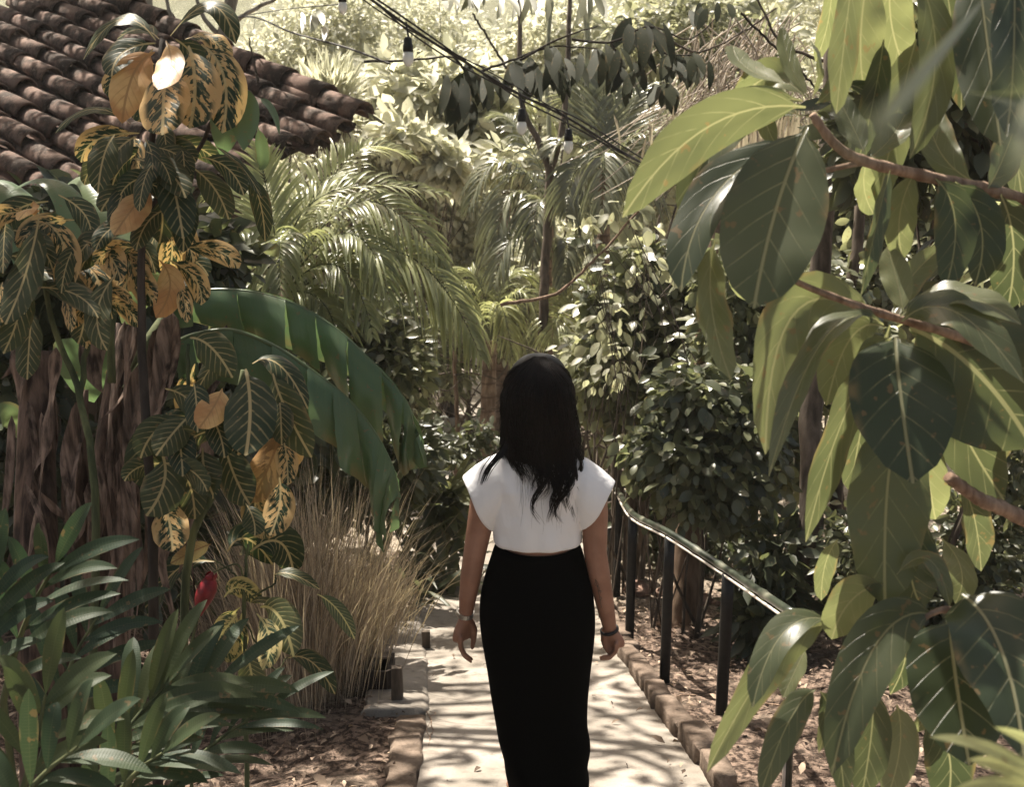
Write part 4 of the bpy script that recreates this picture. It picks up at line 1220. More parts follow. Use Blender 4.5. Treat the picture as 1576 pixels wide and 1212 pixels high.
croton('broad_croton', 'bushy croton below the banana leaves with broad dark and orange leaves', [([gpt(250, 1100, 3.2), P(285, 900, 3.1), P(335, 740, 3.05), P(375, 570, 3.0)], .014, .008), ([P(322, 770, 3.1), P(290, 690, 3.05), P(290, 530, 3.05)], .008, .005), ([P(345, 700, 3.1), P(420, 650, 3.05), P(420, 575, 3.)], .008, .005)],
       [(low, 3.0, CK, 'croton', None)], loc=g)
small = [(400, 935, 430, 950, 452, 1012, 56, .60, -.04, -.08), (395, 945, 415, 985, 404, 1032, 40, .72, -.08, -.1), (365, 945, 350, 965, 330, 990, 40, .75, 0, 0), (378, 1000, 388, 1045, 392, 1095, 44, .55, 0, 0), (488, 915, 520, 940, 546, 985, 26, .35, 0, 0),
         (372, 945, 360, 990, 340, 1015, 44, .72, .03, .03), (345, 920, 370, 905, 400, 930, 40, .7, .02, .02), (370, 935, 345, 970, 355, 1010, 40, .66, .05, .05), (325, 838, 300, 848, 262, 868, 28, .985, 0, 0)]
smallg = [(420, 886, 450, 885, 492, 908, 26, .5, -.02, -.02, (0, -.3, 1)), (443, 1014, 480, 1020, 516, 1070, 38, .25, 0, 0, (.2, -.6, 1)), (385, 930, 400, 924, 428, 930, 16, .6, 0, 0, (0, -.3, 1)), (330, 865, 270, 880, 228, 950, 62, .02, .05, .05, (-.2, -.6, 1)),
          (385, 850, 430, 835, 452, 885, 62, .05, .08, .08), (350, 850, 380, 830, 420, 870, 56, .02, .1, .1)]
g = gpt(372, 1160, 3.6)
croton('striped_croton', 'small croton with narrow black and yellow striped leaves beside the red flower', [([g, P(376, 960, 3.6), P(378, 880, 3.6), P(382, 838, 3.6)], .009, .004), ([P(378, 925, 3.6), P(420, 900, 3.55), P(425, 886, 3.55)], .004, .002), ([P(378, 905, 3.6), P(355, 880, 3.6), P(330, 862, 3.6)], .004, .002),
                                                                       ([P(378, 925, 3.6), P(365, 870, 3.55), P(300, 900, 3.5), P(255, 935, 3.5)], .003, .002), ([P(378, 960, 3.6), P(420, 1030, 3.6), P(443, 1012, 3.6)], .003, .002)],
       [(small, 3.55, dict(CK, dj=.03), 'croton_pale', None), (smallg, 3.55, dict(shape='croton', wave=.02, dj=.02), 'croton', 'plain dark green leaves')], loc=g)

# ---- banana plant
def banana_leaf(parent, crest, hang_near, hang_far, name='leaf', mat='banana', tone=.3, seed=1, tilt=(.05, -.55), rags=True):
    rr = random.Random(seed)
    crest = np.asarray(crest); n = 46
    c = spline(crest, n); u = np.linspace(0, 1, n)
    tg = nrm(np.gradient(c, axis=0))
    mb = MB()
    for sgn, hang, (ox, oy) in ((1, hang_near, tilt), (-1, hang_far, (tilt[0], -tilt[1]))):
        h = np.interp(u, np.linspace(0, 1, len(hang)), hang)
        cuts = [0]
        while cuts[-1] < n - 1: cuts.append(min(n - 1, cuts[-1] + rr.choice([4, 5, 6])))
        for a, b in zip(cuts[:-1], cuts[1:]):
            tw = rr.uniform(-.30, .30); sw = rr.uniform(-.08, .10); ly = rr.uniform(-.14, .22); m = 9; sc = rr.uniform(.92, 1.05)
            ks = np.linspace(a, b, 7)
            Pk = np.array([np.interp(ks, np.arange(n), c[:, i]) for i in range(3)]).T
            Tk = nrm(np.array([np.interp(ks, np.arange(n), tg[:, i]) for i in range(3)]).T)
            hk = np.interp(ks, np.arange(n), h)
            side = nrm(np.cross(Tk, [0, 0, 1.])) * sgn
            side = np.where(side[:, 1:2] * sgn > 0, -side, side)
            V_ = []; A_ = []
            for j in range(m):
                s = j / (m - 1)
                outw = (math.sin(min(s * 1.9, 1.57)) * (.34 + ly) + s * tw * np.linspace(-1, 1, 7))[:, None]; dwn = s ** 1.25 * sc; kc = (ks - ks.mean()) * (1 - .10 * s * s) + ks.mean()
                p = Pk + side * hk[:, None] * outw * .75 + np.array([0, 0, -1.]) * (hk * dwn)[:, None] * .92 + Tk * (hk * s * (.14 + sw * s))[:, None]
                p = p + side * (.006 * np.sin(ks * 1.9 + s * 3))[:, None] * s + nrm(RNG.normal(0, 1, 3)) * .002
                p = p + (Tk * ((kc - ks) * np.linalg.norm(c[-1] - c[0]) / n)[:, None]); V_.append(p); A_.append(np.stack([np.full(7, s * .98 + .01), ks / n, np.full(7, tone + rr.uniform(-.12, .12))], 1))
            V_ = np.array(V_); A_ = np.array(A_)
            f = [(i * 7 + j, i * 7 + j + 1, (i + 1) * 7 + j + 1, (i + 1) * 7 + j) for i in range(m - 1) for j in range(6)]
            mb.add(V_.reshape(-1, 3), f, A_.reshape(-1, 3))
    tube(mb, c - np.array([0, 0, .008]), np.linspace(.010, .003, n), 8, rnd=.6)
    return mb.build(name, M[mat], parent)
gb = gpt(110, 1250, 3.7)
ban = thing('banana_plant', 'banana plant on the left with two huge torn green leaves and brown dead sheaths', 'banana plant', gb)
def mpx(w_, d): return w_ * d / F
dA, dB = 3.75, 3.5
A_ = [P(x, y, dA + k * .01) for k, (x, y) in enumerate([(255, 470), (310, 446), (380, 446), (450, 464), (512, 500), (562, 545), (608, 592), (634, 640), (630, 690)])]
banana_leaf(ban, A_, [mpx(v, dA) for v in (40, 66, 78, 86, 96, 116, 120, 90, 8)], [mpx(v, dA) for v in (40, 80, 90, 90, 90, 80, 60, 5)], seed=3, tone=.25, tilt=(0, 0))
B_ = [P(x, y, dB + k * .005) for k, (x, y) in enumerate([(262, 530), (300, 512), (360, 506), (428, 533), (490, 575), (542, 618), (580, 668), (606, 722), (614, 772)])]
banana_leaf(ban, B_, [mpx(v, dB) for v in (60, 88, 92, 96, 98, 116, 135, 120, 45)], [mpx(v, dB) for v in (40, 70, 80, 80, 80, 70, 50, 5)], seed=9, tone=.2, tilt=(0, 0))
ST = MB()
def sheath(pts, r0, r1, mat='sheath', nm='sheath', flat=.6, seed=0):
    mb = MB(); q = spline(pts, 24); rr = np.linspace(r0, r1, 24)
    rg = []
    tg = nrm(np.gradient(q, axis=0))
    for k in range(24):
        X = nrm(np.cross(tg[k], [0, 1, 0])); Y = np.cross(tg[k], X)
        rg.append([q[k] + X * math.cos(a) * rr[k] * (1 + .12 * math.sin(3 * a + seed)) + Y * math.sin(a) * rr[k] * flat * (1 + .15 * math.sin(5 * a + seed + k * .05)) for a in np.linspace(0, 6.283, 20, endpoint=False)])
    loft(mb, rg); return mb.build(nm, M[mat], ban)
sheath([gpt(62, 1200, 3.5), P(60, 900, 3.5), P(58, 700, 3.5), P(62, 540, 3.5)], .078, .048, nm='pseudostem', flat=.9)
sheath([gpt(160, 1200, 3.8), P(162, 900, 3.8), P(172, 700, 3.8), P(200, 500, 3.8)], .078, .045, nm='pseudostem', flat=.9, seed=2)
sheath([gpt(185, 1200, 3.6), P(180, 950, 3.6), P(180, 800, 3.6)], .030, .02, seed=1)
sheath([gpt(110, 1200, 3.6), P(112, 950, 3.6), P(124, 780, 3.6), P(130, 600, 3.6)], .045, .012, flat=.4, seed=4)
dl = MB()
for k in range(50):
    bx = random.choice([random.gauss(60, 28), random.gauss(190, 50), random.gauss(235, 28)]); by = random.uniform(480, 800)
    L = random.uniform(90, 330); wob = random.gauss(0, 16); d_ = 3.45 + random.uniform(-.12, .16)
    px_leaves(dl, [(bx, by, bx + wob + random.gauss(0, 8), by + L * .5, bx + random.gauss(0, 22), by + L, random.uniform(9, 42), random.random(), 0, 0, (random.gauss(0, .8), -1, random.gauss(0, .3)))], d_, shape='strip', ns=16, nu=6, fold=random.uniform(.3, 1.1), wave=.16, curl=.5, freq=random.uniform(.8, 2.4))
for (bx, by, cx, cy, tx, ty, wpx) in [(265, 480, 250, 600, 205, 690, 60), (255, 500, 240, 620, 240, 700, 50), (215, 560, 200, 700, 212, 800, 46), (125, 640, 110, 740, 118, 830, 34)]:
    px_leaves(dl, [(bx, by, cx, cy, tx, ty, wpx, .7)], 3.42, shape='strip', ns=18, nu=8, fold=.8, wave=.16, curl=.3, freq=1.4)
dl.build('dead_leaves', M['husk'], ban)
pe = MB()
stemline(pe, [P(172, 590, 3.5), P(172, 500, 3.5), P(190, 430, 3.55), P(215, 400, 3.6)], .014, .009)
stemline(pe, [P(200, 590, 3.6), P(225, 530, 3.6), P(262, 478, 3.7), P(300, 448, 3.76)], .018, .014)
stemline(pe, [P(195, 600, 3.6), P(225, 555, 3.55), P(262, 530, 3.5)], .018, .014)
pe.build('leaf_stalks', M['stem'], ban)
lf = MB()
px_leaves(lf, [(215, 400, 205, 440, 195, 520, 90, 1., .1, .1), (60, 440, 20, 300, -40, 290, 70, .3, .3, .2, (.2, -.3, 1)), (140, 480, 100, 300, 10, 300, 60, .6, .2, .1, (.2, -.3, 1)), (190, 470, 150, 290, 90, 300, 60, .9, .4, .4, (0, -.5, 1)),
               (120, 520, 130, 580, 145, 620, 90, .2, .2, .2), (0, 640, 20, 650, 30, 680, 50, .6, .2, .2)], 3.6, shape='strip', ns=16, nu=6, fold=.35, wave=.02, curl=.4)
lf.build('leaf', M['banana'], ban)

# ---- ginger clump in the lower left corner
def ginger(name, label, stem, d0, d1, n, Lpx, wpx, a0=.07, tone=(0, 1), loc=None, group='ginger shoots in the lower left corner', openang=34):
    pts = [P(x, y, d0 + (d1 - d0) * k / (len(stem) - 1)) for k, (x, y) in enumerate(stem)]
    q = spline(pts, 60); tg = nrm(np.gradient(q, axis=0))
    g = np.array(pts[0]); g[2] = float(ground(g[0], g[1]))
    root = thing(name, label, 'ginger', g, group)
    mb = MB(); allp = np.vstack([spline([g, (g + pts[0]) / 2, pts[0]], 8)[:-1], q]); tube(mb, allp, np.linspace(.009, .003, len(allp)), 7); mb.build('stem', M['stem'], root)
    lf = MB()
    view = nrm(pts[len(pts) // 2] - CAM)
    for k in range(n):
        t = .12 + .88 * (k / (n - 1)) ** .9; i = min(59, int(t * 59))
        p, T_ = q[i], tg[i]
        S = nrm(np.cross(T_, view)); sg = 1 if k % 2 else -1
        if k == n - 1: sg = 0
        a = R(openang + random.uniform(-8, 8)) * (1.25 - .5 * t)
        L = Lpx * 1.2 * random.uniform(.8, 1.15) * (1 - .25 * abs(t - .5)) * (.75 + .25 * min(1, t * 3)) * depth_of(p) / F
        D = nrm(T_ * math.cos(a) + S * sg * math.sin(a) - view * random.uniform(-.1, .35))
        sag = random.uniform(.10, .28) * (1 if sg else .3)
        leaves(lf, p, p + D * L * .55 + np.array([0, 0, .02]), p + D * L + np.array([0, 0, -sag * L]), wpx * .98 * random.uniform(.85, 1.15) * depth_of(p) / F, nrm(-view * 1. + np.array([0, 0, .9]) + RNG.normal(0, .25, 3)), ns=10, nu=4, fold=.28, curl=.1, wave=.006, shape='lance', rnd=random.uniform(*tone))
    lf.build('foliage', M['ginger'], root)
    return root
ginger('ginger_shoot', 'tallest ginger shoot at the left edge, its tip against the dark banana stems', [(5, 1080), (25, 1000), (52, 930), (85, 870)], 2.5, 2.45, 12, 135, 25, tone=(0, .45), openang=40)
ginger('ginger_shoot', 'ginger shoot against the left edge with dark upright leaves', [(-40, 1050), (-25, 980), (-12, 900)], 2.4, 2.4, 9, 150, 30, tone=(0, .3))
ginger('ginger_shoot', 'long ginger shoot leaning right towards the red flower with arching olive leaves', [(120, 1260), (172, 1160), (210, 1105), (255, 1055)], 2.5, 2.6, 15, 150, 30, tone=(.3, 1), openang=36)
ginger('ginger_shoot', 'ginger shoot fanning right in the middle of the clump below the striped croton', [(180, 1260), (215, 1170), (270, 1100), (330, 1055)], 2.7, 2.8, 14, 140, 26, tone=(.1, .8), openang=34)
ginger('ginger_shoot', 'lowest right ginger shoot, its slim leaves pointing right over the bare soil', [(240, 1240), (290, 1180), (350, 1130), (400, 1098)], 3.0, 3.1, 13, 110, 19, tone=(.1, .7), openang=30)
ginger('ginger_shoot', 'ginger shoot in the bottom left corner with an upright yellowish leaf', [(10, 1300), (40, 1200), (58, 1130), (70, 1070)], 2.2, 2.2, 10, 130, 30, tone=(.4, 1), openang=42)
ginger('ginger_shoot', 'short ginger shoot at the bottom edge left of the bare soil', [(120, 1320), (160, 1250), (210, 1190), (250, 1160)], 2.3, 2.3, 12, 130, 29, tone=(0, .6), openang=40)
ginger('ginger_shoot', 'ginger shoot in the bottom left corner spreading low dark leaves', [(-20, 1330), (20, 1260), (60, 1200), (120, 1150)], 2.05, 2.05, 11, 140, 34, tone=(0, .5), openang=44)
ginger('ginger_shoot', 'dark ginger shoot deep in the clump in front of the banana stems', [(60, 1180), (90, 1080), (115, 1010), (150, 950)], 2.8, 2.9, 12, 125, 24, tone=(0, .3), openang=42)
# red flower
fl_ = thing('red_flower', 'single red ginger flower bud nodding above the olive leaves', 'flower', gpt(290, 1150, 3.3))
mb = MB(); stemline(mb, [np.array(fl_.location), P(285, 1060, 3.3), P(296, 985, 3.3), P(307, 945, 3.3)], .006, .004); mb.build('stem', M['stem'], fl_)
mb = MB()
ax = [P(306, 948, 3.3), P(312, 925, 3.3), P(320, 905, 3.3), P(327, 881, 3.3)]
q = spline(ax, 16)
tube(mb, q, np.array([.008, .011, .015, .019, .022, .025, .027, .028, .029, .029, .028, .026, .022, .016, .009, .002]), 14)
for k in range(16):
    i = 2 + int(k * .7); a = k * 2.4; o = np.array([math.cos(a), math.sin(a), 0]) * .012
    leaves(mb, q[i] + o, q[i] + o * 2.2 + np.array([.004, 0, .025]), q[min(15, i + 4)] + o * 1.1, .024, o + np.array([0, 0, .003]), ns=6, nu=2, fold=-.3, shape='ovate')
mb.build('bract', M['red'], fl_)
sk_ = MB(); a = P(400, 1092, 3.9); b = P(424, 1036, 3.9); tube(sk_, jitter(spline([a, b], 8), .002), np.linspace(.012, .009, 8), 8, cap=True)
a2 = gpt(398, 1096, 3.9)
tag(sk_.build('broken_stick', M['twig']), 'pale broken stick slanting up from the ground in front of the striped croton', 'stick')

# ---- dry grass
def grass(name, label, cx, y0, n, wx, Hm, lean, tone=(0, 1), cat='dry grass', mat='drygrass', bw=.006):
    mb = MB(); c = GP(cx, y0)
    x = c[0] + RNG.normal(0, wx * .55, n); y = c[1] + RNG.normal(0, .22, n)
    B = np.stack([x, y, ground(x, y)], 1); H = Hm * RNG.uniform(.45, 1.05, n)
    lx = (x - c[0]) / wx * .16 + RNG.normal(0, .10, n) + lean; ly = RNG.normal(0, .12, n)
    C = B + np.stack([lx * H * .35, ly * H * .3, H * .62], 1)
    T = B + np.stack([lx * H * 1.1 + RNG.normal(0, .09, n), ly * H, H * RNG.uniform(.6, 1., n)], 1)
    leaves(mb, B, C, T, bw * RNG.uniform(.5, 1.2, n), np.stack([RNG.normal(0, .5, n), -np.ones(n), np.zeros(n)], 1), ns=5, nu=1, fold=0, shape='strip', rnd=RNG.uniform(*tone, n))
    root = mb.build(name, M[mat])
    return tag(root, label, cat)
grass('dry_grass_clump', 'tall dense clump of dry straw coloured grass left of the path', 478, 1075, 2000, .21, 1.32, -.02, bw=.0045)
grass('dry_grass_clump', 'lighter dry grass leaning out over the path edging behind the tall clump', 572, 985, 800, .17, .70, .06, tone=(.5, 1), bw=.0045)
grass('dry_grass_clump', 'thin dry stalks standing in the shade behind the striped croton', 430, 1060, 700, .25, 1.0, -.03, tone=(0, .5))
# ------------------------------------------------------------------ foliage clouds
def cloud(mb, blobs, n, size, shape='ovate', aspect=.5, down=.5, tone=(0, 1), ns=3, nu=2, fold=.3, clump=.32, nclump=14, shell=.45):
    """n leaves spread over clumps inside ellipsoids blobs = [(centre, (rx, ry, rz)), ...]"""
    vol = np.array([b[1][0] * b[1][2] for b in blobs]); vol = vol / vol.sum()
    for (c, r), f in zip(blobs, vol):
        m = max(8, int(n * f)); k = max(3, int(nclump * (f * len(blobs)) ** .5))
        d = nrm(RNG.normal(0, 1, (k, 3))) * (RNG.uniform(shell, 1, (k, 1)))
        cc = np.asarray(c) + d * np.asarray(r); cw = RNG.random(k) + .4; cw /= cw.sum()
        idx = RNG.choice(k, m, p=cw)
        q = RNG.normal(0, 1, (m, 3)) * np.asarray(r) * clump
        p = cc[idx] + q
        out = nrm(nrm(q + 1e-6) * .8 + d[idx] * .6 + RNG.normal(0, .5, (m, 3)) + np.array([0, -.1, -down]))
        L = size * RNG.uniform(.6, 1.25, m)
        up = nrm(RNG.normal(0, .55, (m, 3)) + np.array([0, -.55, 1.0]))
        leaves(mb, p, p + out * L[:, None] * .5 + up * (L * .08)[:, None], p + out * L[:, None], L * aspect * RNG.uniform(.8, 1.2, m), up, ns=ns, nu=nu, fold=fold, shape=shape if ns > 3 else shape, rnd=RNG.uniform(*tone, m))
def bush(name, label, cat, blobs_px, n, size, mat, d, group=None, trunk=None, stems=6, depth=.8, smat='bark', **kw):
    """blobs_px: (px, py, rx_px, rz_px[, dd])"""
    blobs = []
    for b in blobs_px:
        dd = d + (b[4] if len(b) > 4 else 0)
        s = dd / F
        blobs.append((P(b[0], b[1], dd), (b[2] * s, max(b[2], b[3]) * s * depth, b[3] * s)))
    c0 = blobs[0][0]
    if trunk is not None:
        g = np.array(P(trunk[0], trunk[1], d)); 
    else:
        g = np.array(c0)
    g[2] = float(ground(g[0], g[1])) - .05
    root = thing(name, label, cat, g, group)
    mb = MB()
    for k in range(stems):
        b = random.choice(blobs)
        e = b[0] + RNG.normal(0, .4, 3) * np.array(b[1])
        s0 = g + np.array([random.gauss(0, .05), random.gauss(0, .05), 0]) * min(1, abs(c0[2] - g[2]))
        mid = (s0 + e) / 2 + RNG.normal(0, .08, 3) * np.linalg.norm(e - s0)
        L = np.linalg.norm(e - s0); r0 = (trunk[2] if trunk is not None and len(trunk) > 2 else .012 + .006 * L) * (1 if k == 0 else .6)
        tube(mb, spline([s0, mid, e], 12), np.linspace(r0, r0 * .25, 12), 6)
        for j in range(3):
            e2 = e + RNG.normal(0, .5, 3) * np.array(b[1]); m_ = (mid + e) / 2
            tube(mb, spline([m_, (m_ + e2) / 2 + RNG.normal(0, .03, 3) * L, e2], 8), np.linspace(r0 * .35, r0 * .1, 8), 5)
    mb.build('trunk' if cat == 'tree' else 'stems', M[smat], root)
    mb = MB(); cloud(mb, blobs, n, size, **kw)
    mb.build('crown' if cat == 'tree' else 'foliage', M[mat], root)
    return root
def trunk(mb, pts, r0, r1, sides=9, n=26, wob=.006):
    tube(mb, jitter(spline(pts, n), wob), np.linspace(r0, r1, n), sides)

# ---- far hillside wood, one mass
mb = MB()
bl = []
for k in range(520):
    Y = random.uniform(22, 72) if k < 300 else random.uniform(48, 80); X = random.uniform(-.5, .5) * Y * 1.15
    if abs(X) > Y * .62: continue
    h = random.uniform(1.2, 3.0) * (1.5 if Y > 52 else 1)
    bl.append((np.array([X, Y, float(gbase(Y)) + h * .8]), (random.uniform(1.4, 2.6), 1.8, h)))
cloud(mb, bl, 150000, .50, 'strip', .55, .2, (0, 1), ns=1, nu=1, fold=0, clump=.35, nclump=12)
tag(mb.build('far_wood', M['bush_hazed']), 'pale sunlit wood covering the far hillside', 'wood', kind='stuff')

# ---- middle distance shrubs and trees (pixel centre, radii) at real depths
BG = [
 ('hillside_tree', 'rounded pale tree at the foot of the hill behind the loose sunlit tree', 'tree', [(560, 200, 90, 70), (640, 250, 80, 60), (500, 260, 70, 60)], 4500, .22, 'bush_hazed', 22, {}),
 ('hillside_tree', 'rounded pale tree at the foot of the hill behind the forked sapling', 'tree', [(800, 220, 90, 70), (860, 300, 80, 70), (760, 300, 60, 60)], 4500, .22, 'bush_hazed', 21, {}),
 ('hillside_tree', 'rounded mid-green tree behind the upright palm', 'tree', [(960, 200, 80, 80), (1030, 280, 80, 80), (1000, 380, 70, 60)], 3500, .22, 'bush_hazed', 17, {}),
 ('hillside_tree', 'low dense tree behind the ringed palm and the woman\'s head', 'tree', [(760, 420, 80, 60), (840, 470, 80, 60), (900, 400, 70, 60)], 3600, .19, 'bush_hazed', 18, {}),
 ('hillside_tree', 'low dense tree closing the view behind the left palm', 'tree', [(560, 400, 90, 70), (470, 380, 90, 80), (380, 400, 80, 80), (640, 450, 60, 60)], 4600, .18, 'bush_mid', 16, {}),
 ('hillside_tree', 'pale tree behind the dry vines in the top right background', 'tree', [(1120, 130, 90, 80), (1200, 220, 80, 80), (1300, 150, 80, 90), (1400, 100, 80, 80)], 4500, .18, 'bush_hazed', 15, {}),
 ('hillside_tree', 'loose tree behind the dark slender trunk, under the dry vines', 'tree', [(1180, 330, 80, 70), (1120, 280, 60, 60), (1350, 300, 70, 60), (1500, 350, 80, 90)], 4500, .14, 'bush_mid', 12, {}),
 # name, label, cat, blobs, n, size, mat, d, kwargs
 ('leafy_shrub', 'bright cream-green broad-leaved shrub under the hanging bulb, top centre', 'shrub', [(690, 150, 75, 45), (620, 130, 50, 32), (745, 185, 45, 30), (600, 190, 50, 35)], 1700, .30, 'bush_hazed', 15, dict(ns=4, aspect=.5, nclump=22)),
 ('leafy_shrub', 'bright broad-leaved shrub lower in the centre, between the palm and the slender saplings', 'shrub', [(650, 215, 45, 28), (700, 250, 40, 30), (790, 245, 38, 20)], 800, .26, 'bush_hazed', 13.5, dict(ns=4, aspect=.5)),
 ('feathery_tree', 'pale fine-leaved tree above the roof corner at the top', 'tree', [(470, 60, 90, 60), (560, 40, 80, 55), (430, 120, 70, 45), (520, 120, 70, 45)], 6500, .16, 'bush_hazed', 19, dict(aspect=.4)),
 ('feathery_tree', 'pale fine-leaved tree at the top centre behind the light string', 'tree', [(650, 50, 80, 55), (700, 90, 70, 40), (610, 90, 60, 40)], 4500, .15, 'bush_hazed', 21, dict(aspect=.4)),
 ('feathery_tree', 'pale fine-leaved tree at the top right above the dry vines', 'tree', [(1110, 10, 90, 50), (1220, 30, 90, 60), (1010, -10, 80, 40), (1320, 60, 80, 70)], 4500, .18, 'bush_hazed', 20, dict(aspect=.4)),
 ('spiky_shrub', 'pale grassy shrub just above the roof tip', 'shrub', [(500, 140, 42, 32)], 900, .34, 'bush_hazed', 13, dict(shape='lance', aspect=.10, down=-1.2, nclump=5, shell=.1, clump=.25)),
 ('loose_tree', 'loose sunlit tree behind the left palm fronds', 'tree', [(600, 240, 70, 50), (660, 300, 60, 60), (560, 280, 50, 40)], 3200, .16, 'bush_hazed', 15, {}),
 ('loose_tree', 'small pale tree filling the gap between the two drooping palms', 'tree', [(690, 330, 55, 60), (730, 380, 50, 55), (680, 400, 45, 50)], 2600, .15, 'bush_hazed', 15.5, {}),
 ('tall_tree', 'greyish tree behind the slender saplings at the top', 'tree', [(820, 90, 90, 50), (760, 120, 60, 40), (880, 50, 70, 50)], 3200, .17, 'bush_hazed', 17, {}),
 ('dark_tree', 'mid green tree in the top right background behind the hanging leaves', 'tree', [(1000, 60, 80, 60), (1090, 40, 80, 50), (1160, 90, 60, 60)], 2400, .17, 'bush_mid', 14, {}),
 ('sunlit_bush', 'sunlit yellow-green bush in the gap beside the dark trunk', 'bush', [(1330, 430, 80, 100), (1420, 340, 80, 70), (1300, 320, 50, 50), (1480, 440, 80, 80)], 5200, .105, 'bush_mid', 9, dict(shape='heart', aspect=.85, ns=4)),
 ('undergrowth_bush', 'brownish undergrowth bush left of the woman\'s head', 'bush', [(640, 520, 50, 45), (690, 560, 35, 40), (620, 600, 40, 45)], 1900, .11, 'bush_mid', 13, dict(tone=(0, .8))),
 ('undergrowth_bush', 'airy bush behind the ringed palm trunk', 'bush', [(760, 450, 60, 45), (800, 500, 50, 40), (720, 470, 40, 45)], 1600, .14, 'bush_mid', 15, {}),
 ('undergrowth_bush', 'dark low bush on the ground behind the bare saplings left of the woman', 'bush', [(700, 690, 40, 22), (640, 680, 42, 26), (735, 670, 25, 20)], 800, .10, 'bush', 11.5, dict(tone=(0, .4))),
 ('shade_bush', 'shady bush behind the woman\'s right shoulder', 'bush', [(920, 620, 45, 70), (900, 560, 40, 50)], 1500, .11, 'bush_mid', 10.5, dict(tone=(0, .8))),
 ('low_bush', 'dark bush along the bottom of the thicket behind the railing', 'bush', [(1020, 800, 50, 45), (1090, 830, 70, 50), (985, 770, 30, 35)], 3000, .09, 'bush', 9.3, dict(tone=(0, .5))),
 ('low_bush', 'glossy dark low bush between the post and the dark trunk', 'bush', [(1180, 860, 45, 50), (1175, 960, 45, 60), (1200, 910, 40, 40)], 700, .14, 'bush', 6.4, dict(tone=(0, .4), ns=4, aspect=.4)),
 ('right_thicket', 'tangled thicket at the right edge below the dangling olive leaves', 'bush', [(1500, 860, 90, 80), (1420, 960, 80, 70), (1330, 880, 70, 80), (1560, 700, 60, 80)], 6500, .07, 'bush', 6.2, dict(tone=(0, .9))),
 ('right_thicket', 'shadowy bush in the top right corner behind the near leaves', 'bush', [(1480, 120, 120, 130), (1400, 200, 90, 90), (1560, 300, 80, 120)], 2600, .16, 'bush', 5.5, dict(tone=(0, .8), ns=4)),
 ('left_thicket', 'dark low bush behind the top of the dry grass', 'bush', [(520, 735, 75, 60), (600, 710, 55, 55), (440, 750, 70, 60)], 3600, .11, 'bush', 7.6, dict(tone=(0, .6))),
 ('left_thicket', 'dark shrub behind the banana plant at the left', 'bush', [(60, 420, 110, 100), (180, 400, 110, 90), (300, 400, 80, 60), (20, 600, 70, 100)], 4200, .16, 'bush', 6.0, dict(tone=(0, .4), ns=4)),
 ('left_thicket', 'dark shrub behind the broad croton and the banana stems', 'bush', [(300, 640, 110, 100), (420, 620, 100, 80), (250, 820, 110, 90), (110, 800, 120, 110)], 5200, .14, 'bush', 6.0, dict(tone=(0, .3), ns=4)),
 ('left_thicket', 'dark shrub between the left palm fronds and the big banana leaves', 'bush', [(420, 500, 90, 60), (540, 500, 80, 60), (610, 560, 50, 60), (560, 640, 60, 60)], 3200, .13, 'heart', 9, dict(tone=(0, .8))),
]
for (nm_, lab, cat, bl, n, size, mat, d, kw) in BG:
    bush(nm_, lab, cat, bl, n, size, mat, d, **kw)

# ---- the big heart-leaved thicket on the right: three shrubs
HK = dict(shape='lance', aspect=.58, ns=6, down=.9, fold=.22, nclump=40, clump=.34, shell=.2)
bush('heart_leaved_shrub', 'tall heart-leaved shrub right of the woman with sunlit upper leaves', 'shrub', [(1010, 460, 75, 60), (960, 530, 55, 55), (1060, 520, 70, 60), (990, 600, 70, 60), (1000, 400, 50, 40), (930, 590, 40, 40), (1110, 430, 60, 50), (920, 470, 25, 35)], 4600, .125, 'heart', 8.2, trunk=(975, 760, .022), tone=(.1, 1), **HK)
bush('heart_leaved_shrub', 'dense dark heart-leaved shrub behind the middle of the handrail', 'shrub', [(1080, 620, 80, 60), (1060, 700, 80, 60), (1130, 680, 70, 70), (1100, 760, 80, 50), (1010, 690, 50, 50), (1170, 620, 40, 40)], 3600, .10, 'heart', 6.75, trunk=(1090, 820, .02), tone=(0, .6), **HK)
bush('heart_leaved_shrub', 'heart-leaved shrub between the dark trunk and the dangling olive leaves', 'shrub', [(1150, 520, 80, 70), (1200, 600, 70, 70), (1170, 700, 70, 60), (1240, 480, 70, 80), (1130, 420, 60, 50), (1330, 540, 60, 60)], 4800, .11, 'heart', 7.4, trunk=(1180, 800, .02), tone=(.1, 1), **HK)
bush('pale_vine', 'thin vine with large pale round leaves left of the near dark leaf', 'vine', [(950, 500, 40, 70), (930, 560, 30, 40), (985, 410, 40, 50)], 110, .10, 'bush_mid', 7.2, trunk=(940, 760, .012), tone=(.6, 1), **dict(HK, clump=.3, nclump=30))
bush('pale_vine', 'cluster of pale round leaves on the thin leaning branch above the woman', 'vine', [(960, 330, 45, 26), (905, 350, 20, 26)], 50, .10, 'bush_mid', 6.8, trunk=(1020, 700, .010), tone=(.5, 1), **dict(HK, clump=.3))

